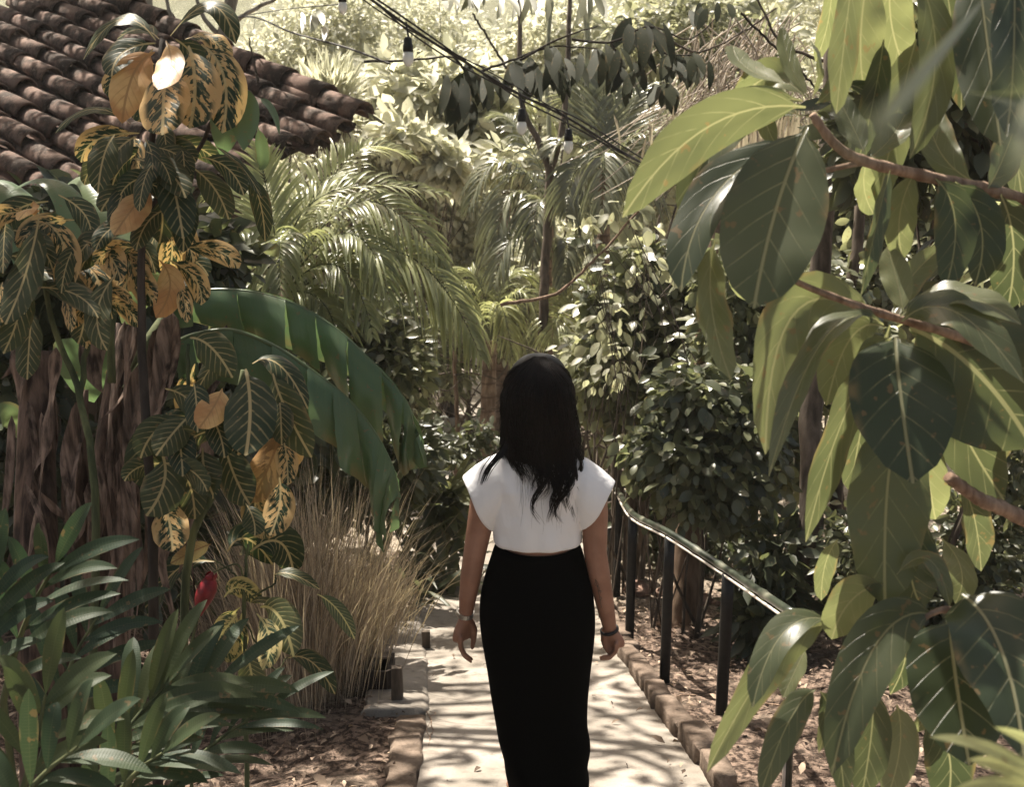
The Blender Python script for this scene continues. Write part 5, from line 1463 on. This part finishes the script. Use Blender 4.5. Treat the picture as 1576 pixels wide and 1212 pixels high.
# ---- trunks and saplings that can be told apart
def bare(name, label, cat, pts, r0, r1, mat, group=None, branches=()):
    root = thing(name, label, cat, pts[0], group)
    mb = MB(); trunk(mb, pts, r0, r1); mb.build('trunk', M[mat], root)
    for b in branches:
        mb = MB(); trunk(mb, b[0], b[1], b[2], 7, 16, .004); mb.build('branch', M[mat], root)
    return root
def G_(px, d):
    q = P(px, 606, d); q = np.array(q); q[2] = float(ground(q[0], q[1])) - .05; return q
bare('tree', 'tall dark slender tree trunk right of the railing, running up out of the picture', 'tree', [G_(1238, 6.4), P(1243, 850, 6.4), P(1252, 600, 6.4), P(1268, 350, 6.4), P(1280, 100, 6.5), P(1290, -250, 6.7)], .078, .045, 'bark',
     branches=[([P(1280, 100, 6.5), P(1200, 60, 6.6), P(1150, -40, 6.6)], .012, .005)])
bare('tree', 'thin pale-dark trunk just right of the tall dark slender trunk', 'tree', [G_(1300, 7.2), P(1300, 600, 7.2), P(1315, 400, 7.2), P(1335, 220, 7.2), P(1345, -150, 7.4)], .045, .03, 'bark')
bare('tree', 'short reddish brown tree trunk rising from the soil behind the railing', 'tree', [GP(1055, 962) - np.array([0, 0, .1]), P(1055, 900, 7.2), P(1058, 820, 7.2), P(1064, 700, 7.3), P(1085, 540, 7.5), P(1100, 300, 7.8)], .098, .06, 'bark_brown')
bare('tree', 'slim dark trunk above the woman\'s head between the palms', 'tree', [G_(832, 13), P(832, 560, 13), P(836, 470, 13), P(840, 400, 13), P(850, 300, 13)], .075, .05, 'bark_dark')
bare('sapling', 'thin bare sapling with a reddish stem on the sandy ground left of the woman', 'sapling', [G_(702, 12.5), P(702, 700, 12.5), P(703, 640, 12.5), P(700, 540, 12.5)], .035, .02, 'bark_brown')
bare('sapling', 'second thin dark sapling, nearer the ringed palm trunk', 'sapling', [G_(722, 13.5), P(721, 640, 13.5), P(722, 560, 13.5), P(722, 470, 13.5)], .04, .02, 'bark')
bare('tree', 'dark forked trunk leaning right, behind the tip of the banana leaves', 'tree', [G_(625, 14), P(640, 640, 14), P(655, 580, 14), P(668, 520, 14), P(690, 440, 14)], .09, .05, 'bark_dark', branches=[([P(645, 610, 14), P(620, 560, 14), P(600, 500, 14)], .04, .02)])
bare('tree', 'dark trunk standing behind the dry grass and the banana leaves', 'tree', [G_(690, 16), P(700, 600, 16), P(690, 560, 16), P(680, 500, 16)], .10, .06, 'bark_dark')
for (x, lab) in ((950, 'leftmost of the brown stems under the heart-leaved shrub'), (972, 'middle one of the brown stems under the heart-leaved shrub'), (992, 'leaning brown stem right of the others under the heart-leaved shrub')):
    bare('shrub_stem', lab, 'stem', [G_(x, 8.6), P(x, 760, 8.6), P(x - 8, 680, 8.6), P(x - 16, 600, 8.6), P(x - 20, 520, 8.6)], .045, .025, 'bark')
bare('tree', 'forked pale tree trunk rising behind the roof, left of the tan croton head', 'tree', [G_(225, 13), P(225, 300, 13), P(222, 100, 13), P(215, -150, 13)], .13, .11, 'bark_pale')
bare('tree', 'pale leaning tree trunk behind the roof, right of the tan croton head', 'tree', [G_(330, 11), P(328, 300, 11), P(338, 100, 11), P(355, 0, 11), P(372, -120, 11)], .075, .06, 'bark_pale',
     branches=[([P(345, 45, 11), P(385, 18, 11), P(440, -10, 11)], .028, .015), ([P(300, 110, 11), P(270, 50, 11), P(250, -30, 11)], .03, .015), ([P(342, 60, 11), P(310, 20, 11), P(295, -40, 11)], .03, .012)])
bare('sapling', 'forked slender sapling above the drooping centre palm, its two pale arms leaning apart', 'sapling', [G_(838, 11), P(836, 500, 11), P(840, 400, 11), P(846, 275, 11), P(848, 250, 11)], .05, .045, 'bark',
     branches=[([P(846, 262, 11), P(828, 215, 11), P(803, 160, 11), P(800, 60, 11), P(798, -30, 11)], .038, .02), ([P(848, 258, 11), P(862, 215, 11), P(872, 140, 11), P(876, 30, 11), P(880, -40, 11)], .038, .02)])
bare('sapling', 'straight pale green sapling stem at the top, right of the forked sapling', 'sapling', [G_(925, 14), P(918, 300, 14), P(905, 110, 14), P(900, -60, 14)], .05, .04, 'stem_pale')
bare('sapling', 'thin green sapling stem crossing the top of the picture between the bulbs', 'sapling', [G_(862, 14), P(850, 300, 14), P(842, 120, 14), P(852, -60, 14)], .035, .028, 'stem_pale')
# long thin bare branches
def twig(label, pts, r0, r1, mat='twig'):
    mb = MB(); trunk(mb, [P(*p) for p in pts], r0, r1, 6, 30, .004)
    return tag(mb.build('branch', M[mat]), label, 'branch')
twig('long thin bare branch leaning from the woman\'s head up to the right', [(770, 470, 6.8), (850, 455, 6.8), (900, 415, 6.8), (960, 350, 6.8), (1030, 265, 6.8)], .012, .006)
twig('thin dark twig standing up from the roof tiles', [(398, 128, 9.5), (392, 100, 9.5), (383, 58, 9.5)], .012, .007, 'bark')
twig('thin dark dead branch slanting down to the hanging leaves at the top', [(727, 20, 9.5), (755, 65, 9.5), (788, 118, 9.5)], .010, .012, 'bark_dark')
twig('thin dark twig crossing the top right behind the near leaves', [(1140, 20, 7), (1180, 60, 7), (1225, 102, 7), (1260, 140, 7)], .009, .008, 'bark_dark')
twig('curved grey branch in the top right background above the dark leaf', [(1000, 38, 9), (1060, 78, 9), (1100, 72, 9), (1150, 45, 9), (1195, 12, 9)], .012, .007, 'bark')

# ---- drooping mango-like leaves at the top
def hanging(name, label, lst, d, twigs, mat='bush_dark', tone=None):
    root = thing(name, label, 'branch', P(*twigs[0][0]))
    mb = MB()
    for t_ in twigs: trunk(mb, [P(*p) for p in t_], .012, .005, 6, 18, .003)
    mb.build('twig', M['bark_dark'], root)
    lf = MB()
    for (x, y, n, sx, L, w_) in lst:
        for k in range(n):
            bx = x + random.gauss(0, sx); by = y + random.gauss(0, sx * .4); l_ = L * random.uniform(.75, 1.15)
            a = random.gauss(0, .28)
            px_leaves(lf, [(bx, by, bx + l_ * (.5 * math.sin(a) + .06), by + l_ * .42, bx + l_ * math.sin(a), by + l_, w_ * random.uniform(.8, 1.2), random.uniform(0, .5))], d, shape='lance', ns=9, nu=2, fold=.25, wave=.01, dj=.25)
    lf.build('foliage', M[mat], root)
hanging('hanging_branch', 'cluster of dark drooping leaves hanging from a twig right of the big bulb', [(712, 112, 12, 16, 62, 17), (690, 150, 4, 12, 46, 15), (720, 150, 5, 16, 50, 17), (750, 120, 5, 8, 44, 15)], 8.5, [[(560, 95, 8.5), (640, 92, 8.5), (700, 88, 8.5), (760, 110, 8.5)], [(700, 88, 8.5), (715, 110, 8.5), (722, 150, 8.5)]])
hanging('hanging_branch', 'row of dark drooping leaves around the middle bulbs', [(800, 95, 9, 14, 60, 22), (840, 95, 8, 14, 52, 14), (850, 75, 6, 8, 40, 14), (880, 90, 6, 12, 44, 12)], 8.2, [[(740, 110, 8.2), (790, 92, 8.2), (850, 72, 8.2), (920, 75, 8.2)], [(800, 92, 8.2), (860, 60, 8.2), (920, 40, 8.2)]])
hanging('hanging_branch', 'spray of dark drooping leaves behind the upright palm', [(930, 75, 10, 16, 52, 18), (960, 100, 10, 16, 44, 16), (990, 40, 10, 14, 62, 20), (1035, 90, 9, 12, 40, 18), (1070, 85, 8, 10, 44, 16), (1030, 130, 6, 10, 46, 22), (1100, 10, 6, 20, 34, 14)], 8.8, [[(880, 60, 8.8), (940, 65, 8.8), (1000, 40, 8.8), (1060, 60, 8.8), (1110, 20, 8.8)], [(1000, 40, 8.8), (1020, 80, 8.8), (1070, 85, 8.8)], [(940, 65, 8.8), (960, 100, 8.8)]])
hanging('hanging_branch', 'thin pale leaf sprays dangling from the top edge', [(700, -12, 8, 14, 30, 8), (735, -15, 7, 12, 34, 9), (790, -10, 7, 14, 42, 9), (905, -10, 8, 12, 40, 12), (830, -8, 5, 12, 34, 9), (480, 20, 6, 10, 30, 10), (500, 40, 5, 6, 26, 9)], 8.6, [[(460, -20, 8.6), (600, -30, 8.6), (760, -22, 8.6), (920, -18, 8.6)]], 'bush_mid')

# ---- palms
def pf(ax, ay, cx, cy, bx, by, d, dd=0, **kw):
    return (P(ax, ay, d), P(cx, cy, d + dd * .5), P(bx, by, d + dd), kw)
g = G_(440, 7.6)
palm('areca_palm', 'big clumping palm left of centre with glossy arching fronds above the banana leaves', [g, P(438, 560, 7.6), P(440, 430, 7.6)], (.05, .035), [
    pf(430, 430, 418, 330, 395, 222, 7.5, .2, L=.42, n=40, wd=.028, up=(.1, -1, .2), droop=.15, tone=(.6, 1)),
    pf(440, 425, 475, 320, 560, 225, 7.6, .6, L=.42, droop=.2, up=(-.2, -.9, .5), tone=(.5, 1)),
    pf(445, 420, 500, 300, 690, 300, 7.6, .3, L=.40, droop=.45, up=(-.1, -.5, 1), tone=(.4, 1)),
    pf(450, 430, 560, 310, 690, 420, 7.4, -.3, L=.42, droop=.6, up=(-.1, -.4, 1), tone=(.2, .8)),
    pf(470, 440, 620, 390, 742, 555, 7.2, -.2, L=.44, droop=.9, up=(.0, -.5, 1), n=60, tone=(.3, 1)),
    pf(440, 440, 540, 360, 600, 470, 7.3, -.4, L=.36, droop=.6, up=(0, -.4, 1), tone=(.1, .7)),
    pf(430, 440, 470, 370, 420, 372, 7.3, -.3, L=.34, droop=.9, up=(0, -.3, 1)),
    pf(430, 440, 430, 372, 432, 500, 7.2, -.7, L=.36, droop=.8, up=(0, -1, .9), tone=(0, .4)),
    pf(430, 445, 370, 370, 300, 400, 7.4, 0, L=.34, droop=.7, up=(.2, -.4, 1), tone=(0, .6)),
    pf(440, 450, 520, 410, 575, 520, 7.2, -.3, L=.30, droop=.6, up=(0, -.5, 1), tone=(0, .5)),
    pf(430, 430, 380, 300, 330, 320, 7.7, .3, L=.36, droop=.5, up=(.2, -.4, 1), tone=(.3, .8)),
    pf(440, 430, 520, 250, 640, 245, 7.9, .8, L=.40, droop=.4, up=(0, -.5, 1), tone=(.5, 1)),
    pf(440, 450, 500, 470, 520, 560, 7.2, -.3, L=.28, droop=.7, up=(0, -.5, 1), tone=(0, .4)),
    pf(420, 450, 370, 440, 350, 520, 7.2, -.2, L=.28, droop=.8, up=(0, -.5, 1), tone=(0, .4))], mat='palm', loc=g, wd=.027, n=31, ns=5)
g = G_(845, 12)
palm('drooping_palm', 'feathery palm with hanging fronds above the woman\'s head', [g, P(843, 600, 12), P(842, 450, 12), P(846, 320, 12)], (.07, .05), [
    pf(848, 318, 775, 250, 722, 322, 12, -.3, L=.50, droop=.8), pf(848, 325, 790, 270, 742, 400, 12, 0, L=.52, droop=.9), pf(845, 330, 790, 300, 765, 380, 11.7, -.3, L=.46, droop=.8),
    pf(848, 322, 900, 270, 935, 340, 12, -.2, L=.50, droop=.8), pf(850, 330, 885, 310, 915, 400, 11.8, -.3, L=.48, droop=.9), pf(846, 380, 795, 360, 760, 440, 11.6, -.4, L=.46, droop=.8),
    pf(846, 385, 900, 370, 930, 440, 11.6, -.2, L=.44, droop=.8), pf(848, 325, 850, 270, 880, 300, 12.2, .5, L=.44, droop=.6), pf(846, 340, 830, 310, 820, 400, 11.6, -.5, L=.44, droop=.9),
    pf(846, 400, 870, 370, 865, 450, 11.6, -.5, L=.32, droop=.9), pf(850, 300, 800, 200, 760, 180, 12.3, .6, L=.46, droop=.5)], mat='palm_dark', loc=g, wd=.036, n=30, tone=(.2, 1))
g = G_(925, 11)
palm('upright_palm', 'spiky palm with stiff upright fronds behind the light string', [g, P(925, 600, 11), P(928, 400, 11), P(930, 262, 11)], (.08, .06), [
    pf(930, 262, 905, 180, 888, 108, 11, .2, L=.46, droop=.1, up=(.1, -1, .3)), pf(930, 260, 930, 170, 925, 95, 11, .2, L=.48, droop=.1, up=(0, -1, .3)), pf(932, 262, 960, 190, 985, 130, 11, .2, L=.46, droop=.1, up=(-.1, -1, .3)),
    pf(930, 268, 885, 220, 850, 235, 11, -.2, L=.44, droop=.5), pf(932, 268, 980, 210, 1015, 235, 11, -.2, L=.44, droop=.5), pf(930, 270, 890, 260, 872, 330, 10.9, -.3, L=.46, droop=.8, up=(0, -.6, 1)),
    pf(930, 270, 930, 240, 925, 350, 10.8, -.5, L=.48, droop=.7, up=(0, -1, .7)), pf(932, 270, 975, 260, 985, 330, 10.9, -.3, L=.44, droop=.8), pf(930, 265, 900, 160, 860, 170, 11.2, .3, L=.44, droop=.4), pf(934, 265, 975, 150, 1010, 180, 11.2, .3, L=.44, droop=.4)],
     mat='palm_dark', loc=g, wd=.036, n=30, tone=(.4, 1))
g = G_(750, 12.6)
palm('ringed_palm', 'palm with a ringed brown trunk standing behind the woman\'s left shoulder', [g, P(750, 700, 12.6), P(752, 600, 12.6), P(754, 525, 12.6)], (.10, .075), [
    pf(754, 525, 720, 440, 690, 500, 12.6, -.3, L=.50, droop=.8), pf(754, 525, 800, 450, 838, 530, 12.6, -.3, L=.50, droop=.8), pf(754, 522, 735, 430, 700, 430, 12.6, .2, L=.46, droop=.5), pf(756, 522, 780, 430, 820, 440, 12.6, .2, L=.46, droop=.5), pf(754, 525, 770, 470, 790, 560, 12.3, -.5, L=.44, droop=.8)],
     mat='palm', loc=g, wd=.022, n=44, tone=(.2, .9))
g = G_(885, 11.2)
palm('pale_palm', 'young palm with pale brush-like fronds right above the woman\'s head', [g, P(885, 640, 11.2), P(884, 545, 11.2)], (.05, .04), [
    pf(884, 545, 860, 490, 850, 530, 11.2, -.3, L=.44, droop=.7), pf(884, 545, 880, 480, 905, 470, 11.2, 0, L=.44, droop=.5), pf(884, 545, 865, 480, 860, 450, 11.2, .2, L=.44, droop=.4), pf(884, 548, 920, 520, 950, 590, 11.2, -.2, L=.44, droop=.8), pf(884, 548, 910, 570, 925, 650, 11, -.4, L=.30, droop=.8)],
     mat='palm', loc=g, wd=.020, n=44, tone=(.4, 1))
g = G_(770, 15)
palm('far_palm', 'hazy pale palm in the distance behind the middle bulb', [g, P(775, 400, 15), P(778, 205, 15)], (.10, .08), [
    pf(778, 205, 745, 155, 712, 215, 15, 0, L=.55, droop=.8), pf(778, 205, 815, 160, 850, 200, 15, 0, L=.5, droop=.8), pf(778, 205, 760, 190, 740, 250, 15, -.3, L=.5, droop=.9), pf(778, 205, 790, 170, 800, 240, 15, -.3, L=.5, droop=.9), pf(778, 205, 760, 150, 735, 160, 15, .3, L=.5, droop=.5)],
     mat='palm', loc=g, wd=.03, n=40, tone=(.6, 1))
# strappy plant at the left edge of the path
c = GP(672, 915)
st_ = thing('strappy_plant', 'dark green plant with jagged strap leaves drooping over the left edge of the path', 'plant', c)
mb = MB()
for k in range(70):
    a = random.uniform(0, 6.28); e = random.uniform(.1, 1.2); L = random.uniform(.35, .85)
    D = np.array([math.cos(a) * math.cos(e), math.sin(a) * math.cos(e), math.sin(e)])
    b = c + np.array([random.gauss(-.12, .15), random.gauss(0, .15), 0.])
    leaves(mb, b, b + D * L * .6 + np.array([0, 0, .12]), b + D * L + np.array([0, 0, -.25 * L]), random.uniform(.03, .07), (0, -.3, 1), ns=7, nu=2, fold=.3, wave=.08, shape='lance', rnd=random.random() * .6)
mb.build('foliage', M['bush'], st_)
bush('path_side_bush', 'broad-leaved green bush between the banana leaf tip and the path', 'bush', [(655, 790, 42, 60), (620, 740, 45, 45), (690, 770, 30, 35)], 420, .22, 'bush', 8.6, ns=5, shape='lance', aspect=.3, tone=(.1, .9), clump=.3, down=.2)
for (pts, lab) in (([(655, 1050), (672, 1040), (690, 1010)], 'thin dry tendril lying on the path beside the ledge, nearer the woman'), ([(652, 1090), (664, 1120), (660, 1160)], 'curled dry root on the path edge below the ledge')):
    mb = MB(); q = spline([GP(*p) + np.array([0, 0, .012]) for p in pts], 14); tube(mb, jitter(q, .006), .0022, 5)
    for k in (4, 7, 10): tube(mb, spline([q[k], q[k] + RNG.normal(0, .03, 3) * [1, 1, .2] + [0, 0, .01], q[k] + RNG.normal(0, .05, 3) * [1, 1, .2] + [0, 0, .012]], 6), .0014, 4)
    tag(mb.build('tendril', M['twig']), lab, 'tendril')
# slender saplings and weeds beyond the rail
for (px, py, h, lab) in ((1163, 965, .9, 'thin weed stalk on the soil between the nearest black post and the trunk'), (1000, 905, .5, 'thin dry weed beside the rocks left of the brown trunk')):
    c = GP(px, py); r_ = thing('weed', lab, 'weed', c); mb = MB(); q = spline([c, c + np.array([.02, 0, h * .5]), c + np.array([-.03, 0, h])], 10); tube(mb, q, np.linspace(.004, .0015, 10), 5); mb.build('stem', M['twig'], r_)
    mb = MB()
    for k in range(7):
        i = 3 + k; leaves(mb, q[min(9, i)], q[min(9, i)] + RNG.normal(0, .03, 3), q[min(9, i)] + RNG.normal(0, .05, 3) + [0, 0, -.03], .02, (0, -.5, 1), ns=4, nu=2, shape='lance')
    mb.build('foliage', M['bush_mid'], r_)
th_ = thing('dry_thicket', 'pale tangle of dry vines and dead leaves in the top right background', 'thicket', G_(1130, 9.6))
mb = MB()
for k in range(190):
    a = P(max(1075, random.gauss(1160, 55)), random.uniform(20, 160), 9.6 + random.gauss(0, .3)); L = random.uniform(.4, 1.0)
    dx = random.gauss(-.2, .75)
    b = a + np.array([dx, random.gauss(0, .15), -1]) * L
    tube(mb, spline([a, (a + b) / 2 + RNG.normal(0, .05, 3), b], 6), np.linspace(.007, .003, 6), 4, rnd=random.random())
mb.build('vines', M['thatch'], th_)
mb = MB()
for k in range(170):
    a = P(random.gauss(1190, 90), random.uniform(160, 230), 8.4 + random.gauss(0, .3)); L = random.uniform(.25, .6)
    b = a + np.array([random.gauss(0, .12), 0, -1]) * L
    leaves(mb, a, (a + b) / 2 + RNG.normal(0, .03, 3), b, .02, (0, -1, .1), ns=5, nu=1, fold=0, shape='strip', rnd=random.random())
mb.build('dead_fronds', M['thatch'], th_)
# ---- understorey twigs behind the woman
for (x0, x1, y0, y1, d, lab) in ((560, 760, 470, 720, 13, 'tangle of thin bare twigs in the shade left of the woman\'s head'), (900, 1010, 560, 760, 9.4, 'tangle of thin bare twigs under the heart-leaved shrub')):
    mb = MB()
    for k in range(90):
        a = P(random.uniform(x0, x1), random.uniform(y0, y1), d + random.gauss(0, .5)); b = a + np.array([random.gauss(0, .4), random.gauss(0, .3), random.gauss(.15, .35)])
        tube(mb, spline([a, (a + b) / 2 + RNG.normal(0, .05, 3), b], 7), np.linspace(.012, .004, 7), 5)
    tag(mb.build('twig_tangle', M['bark']), lab, 'twigs', kind='stuff')

# ---- light string
ls = thing('string_lights', 'string of white bulbs on black sockets hanging across the top of the picture', 'string lights', P(560, -15, 6.2))
c0 = [(480, -70, 5.9), (570, -2, 6.2), (640, 48, 6.5), (720, 98, 6.8), (800, 145, 7.1), (880, 185, 7.4), (965, 238, 7.8), (1060, 290, 8.2)]
mb = MB()
for k, (dx, dy, r_) in enumerate(((0, 0, .008), (5, -7, .005), (-5, 6, .006), (10, -3, .004))):
    q = spline([P(x + dx * math.sin(i * 1.3 + k), y + dy * math.cos(i * .9 + k), d) for i, (x, y, d) in enumerate(c0)], 60)
    tube(mb, q, r_, 6)
mb.build('cable', M['cable'], ls)
def bulb(px, py, d, s, drop):
    c = P(px, py, d); par = ls
    mb = MB(); tube(mb, [P(px - 3, py - drop, d), P(px + 1, py - drop * .4, d), P(px, py - 14 * s, d)], .006, 6); mb.build('lead', M['cable'], par)
    mb = MB(); u = d / F * s
    prof = [(-17, 3), (-15, 5.5), (-8, 6), (-6, 7), (2, 7.2), (3, 6.4)]
    tube(mb, [c + np.array([0, 0, -z * u]) for z, _ in prof], [r_ * u for _, r_ in prof], 14, cap=True); sk2 = mb.build('lamp_socket', M['black_metal'], par)
    mb = MB(); prof = [(3, 5.6), (5, 7), (10, 7.8), (15, 7.6), (19, 6), (22, 3.4), (23.5, .4)]
    tube(mb, [c + np.array([0, 0, -z * u]) for z, _ in prof], [r_ * u for _, r_ in prof], 16, cap=True); mb.build('bulb', M['bulb'], sk2)
bulb(527, 0, 6.0, .9, 30); bulb(628, 76, 6.4, 1.1, 42); bulb(803, 184, 7.1, 1.0, 40); bulb(875, 214, 7.35, .95, 35)
wr_ = MB(); tube(wr_, spline([P(355, 26, 10.8), P(395, 27, 10), P(450, 50, 9), P(530, 72, 8), P(600, 98, 7.4)], 30), .0075, 6)
tag(wr_.build('wire', M['cable']), 'thin dark wire running from the pale leaning trunk down to the bulbs', 'wire')
wr_ = MB(); tube(wr_, spline([P(360, 26, 10.8), P(440, 14, 9), P(527, 6, 7)], 20), .004, 5)
tag(wr_.build('wire', M['cable']), 'finer wire running level from the leaning trunk to the leftmost bulb', 'wire')

# ---- crowns of the two pale trees, above the picture: they dapple the roof
def crown_for(label_root, blobs, n, size=.2):
    mb = MB()
    for c_, r_ in blobs:
        for k in range(4):
            e = np.array(c_) + RNG.normal(0, .5, 3) * np.array(r_); s0 = np.array(blobs[0][0]) - (0, 0, 1.0)
            trunk(mb, [s0, (s0 + e) / 2 + RNG.normal(0, .2, 3), e], .05, .012, 6, 12)
    mb.build('branch', M['bark_pale'], label_root)
    mb = MB(); cloud(mb, blobs, n, size, ns=3, aspect=.4, down=.4, nclump=30, clump=.20); mb.build('crown', M['bush'], label_root)
for o in list(bpy.data.objects):
    if o.get('label', '').startswith('pale leaning tree trunk behind the roof'):   # right-hand one
        crown_for(o, [((-3.6, 11.0, 5.6), (2.0, 1.6, .6)), ((-5.4, 11.6, 5.4), (1.8, 1.6, .6))], 1300)
    if o.get('label', '').startswith('forked pale tree trunk'):
        crown_for(o, [((-5.6, 13.4, 6.4), (2.2, 1.8, .7)), ((-7.4, 12.6, 6.0), (2.0, 1.8, .7)), ((-4.0, 13.2, 6.8), (1.6, 1.6, .6))], 1500)

# ---- shade trees overhead: their leaves dapple the path (they stand outside the picture, their crowns above it)
def shade_tree(label, tx, ty, blobs, n, size=.16):
    g = np.array([tx, ty, float(ground(tx, ty))])
    root = thing('shade_tree', label, 'tree', g)
    top = np.mean([b[0] for b in blobs], axis=0)
    mb = MB(); trunk(mb, [g, g + (0, 0, 2.5), (g + top) / 2 + (0, 0, .8), top], .14, .05)
    for c_, r_ in blobs:
        c_ = np.array(c_)
        for k in range(5):
            e = c_ + RNG.normal(0, .5, 3) * np.array(r_)
            trunk(mb, [(g + top) / 2 + (0, 0, .8), (top + c_) / 2 + RNG.normal(0, .3, 3), e], .05, .012, 6, 12)
    mb.build('trunk', M['bark'], root)
    mb = MB(); cloud(mb, blobs, n, size, ns=3, aspect=.45, down=.4, nclump=30, clump=.20); mb.build('crown', M['bush'], root)
shade_tree('shade tree left of the path with leafy branches over the woman', -5.5, 5.5, [((-2.3, 6.0, 4.8), (1.6, 1.5, .5)), ((-.6, 6.6, 5.0), (1.5, 1.2, .5)), ((-1.8, 8.2, 5.2), (1.8, 1.4, .6)), ((-3.6, 7.0, 4.9), (1.5, 1.6, .6))], 1900)
shade_tree('shade tree right of the path behind the railing, crown above the picture', 4.8, 7.0, [((1.2, 6.6, 4.9), (1.5, 1.4, .5)), ((2.7, 5.6, 4.7), (1.6, 1.4, .6))], 1300)
shade_tree('shade tree on the left over the crotons and ginger, crown above the picture', -5.0, 2.0, [((-3.3, 4.6, 4.4), (1.5, 1.4, .5)), ((-1.9, 4.2, 4.3), (1.2, 1.2, .45)), ((-4.4, 5.9, 4.6), (1.4, 1.2, .5)), ((-.6, 4.4, 4.4), (1.0, .9, .4))], 1700)

# ---- air between us and the hill
hz_ = MB(); box(hz_, (0, 57, 6.5), (196, 146, 19.4))
hv = NT('haze_air')
pv = hv.n('ShaderNodeVolumePrincipled'); pv.inputs['Color'].default_value = (.95, .93, .88, 1); pv.inputs['Density'].default_value = .0009; pv.inputs['Anisotropy'].default_value = .3
hv.link(pv.outputs[0], hv.out.inputs['Volume'])
ho = hz_.build('haze', hv.m, None, False)
tag(ho, 'pale sunlit haze in the air between the garden and the far hillside', 'haze', kind='stuff')
SC.cycles.volume_bounces = 0
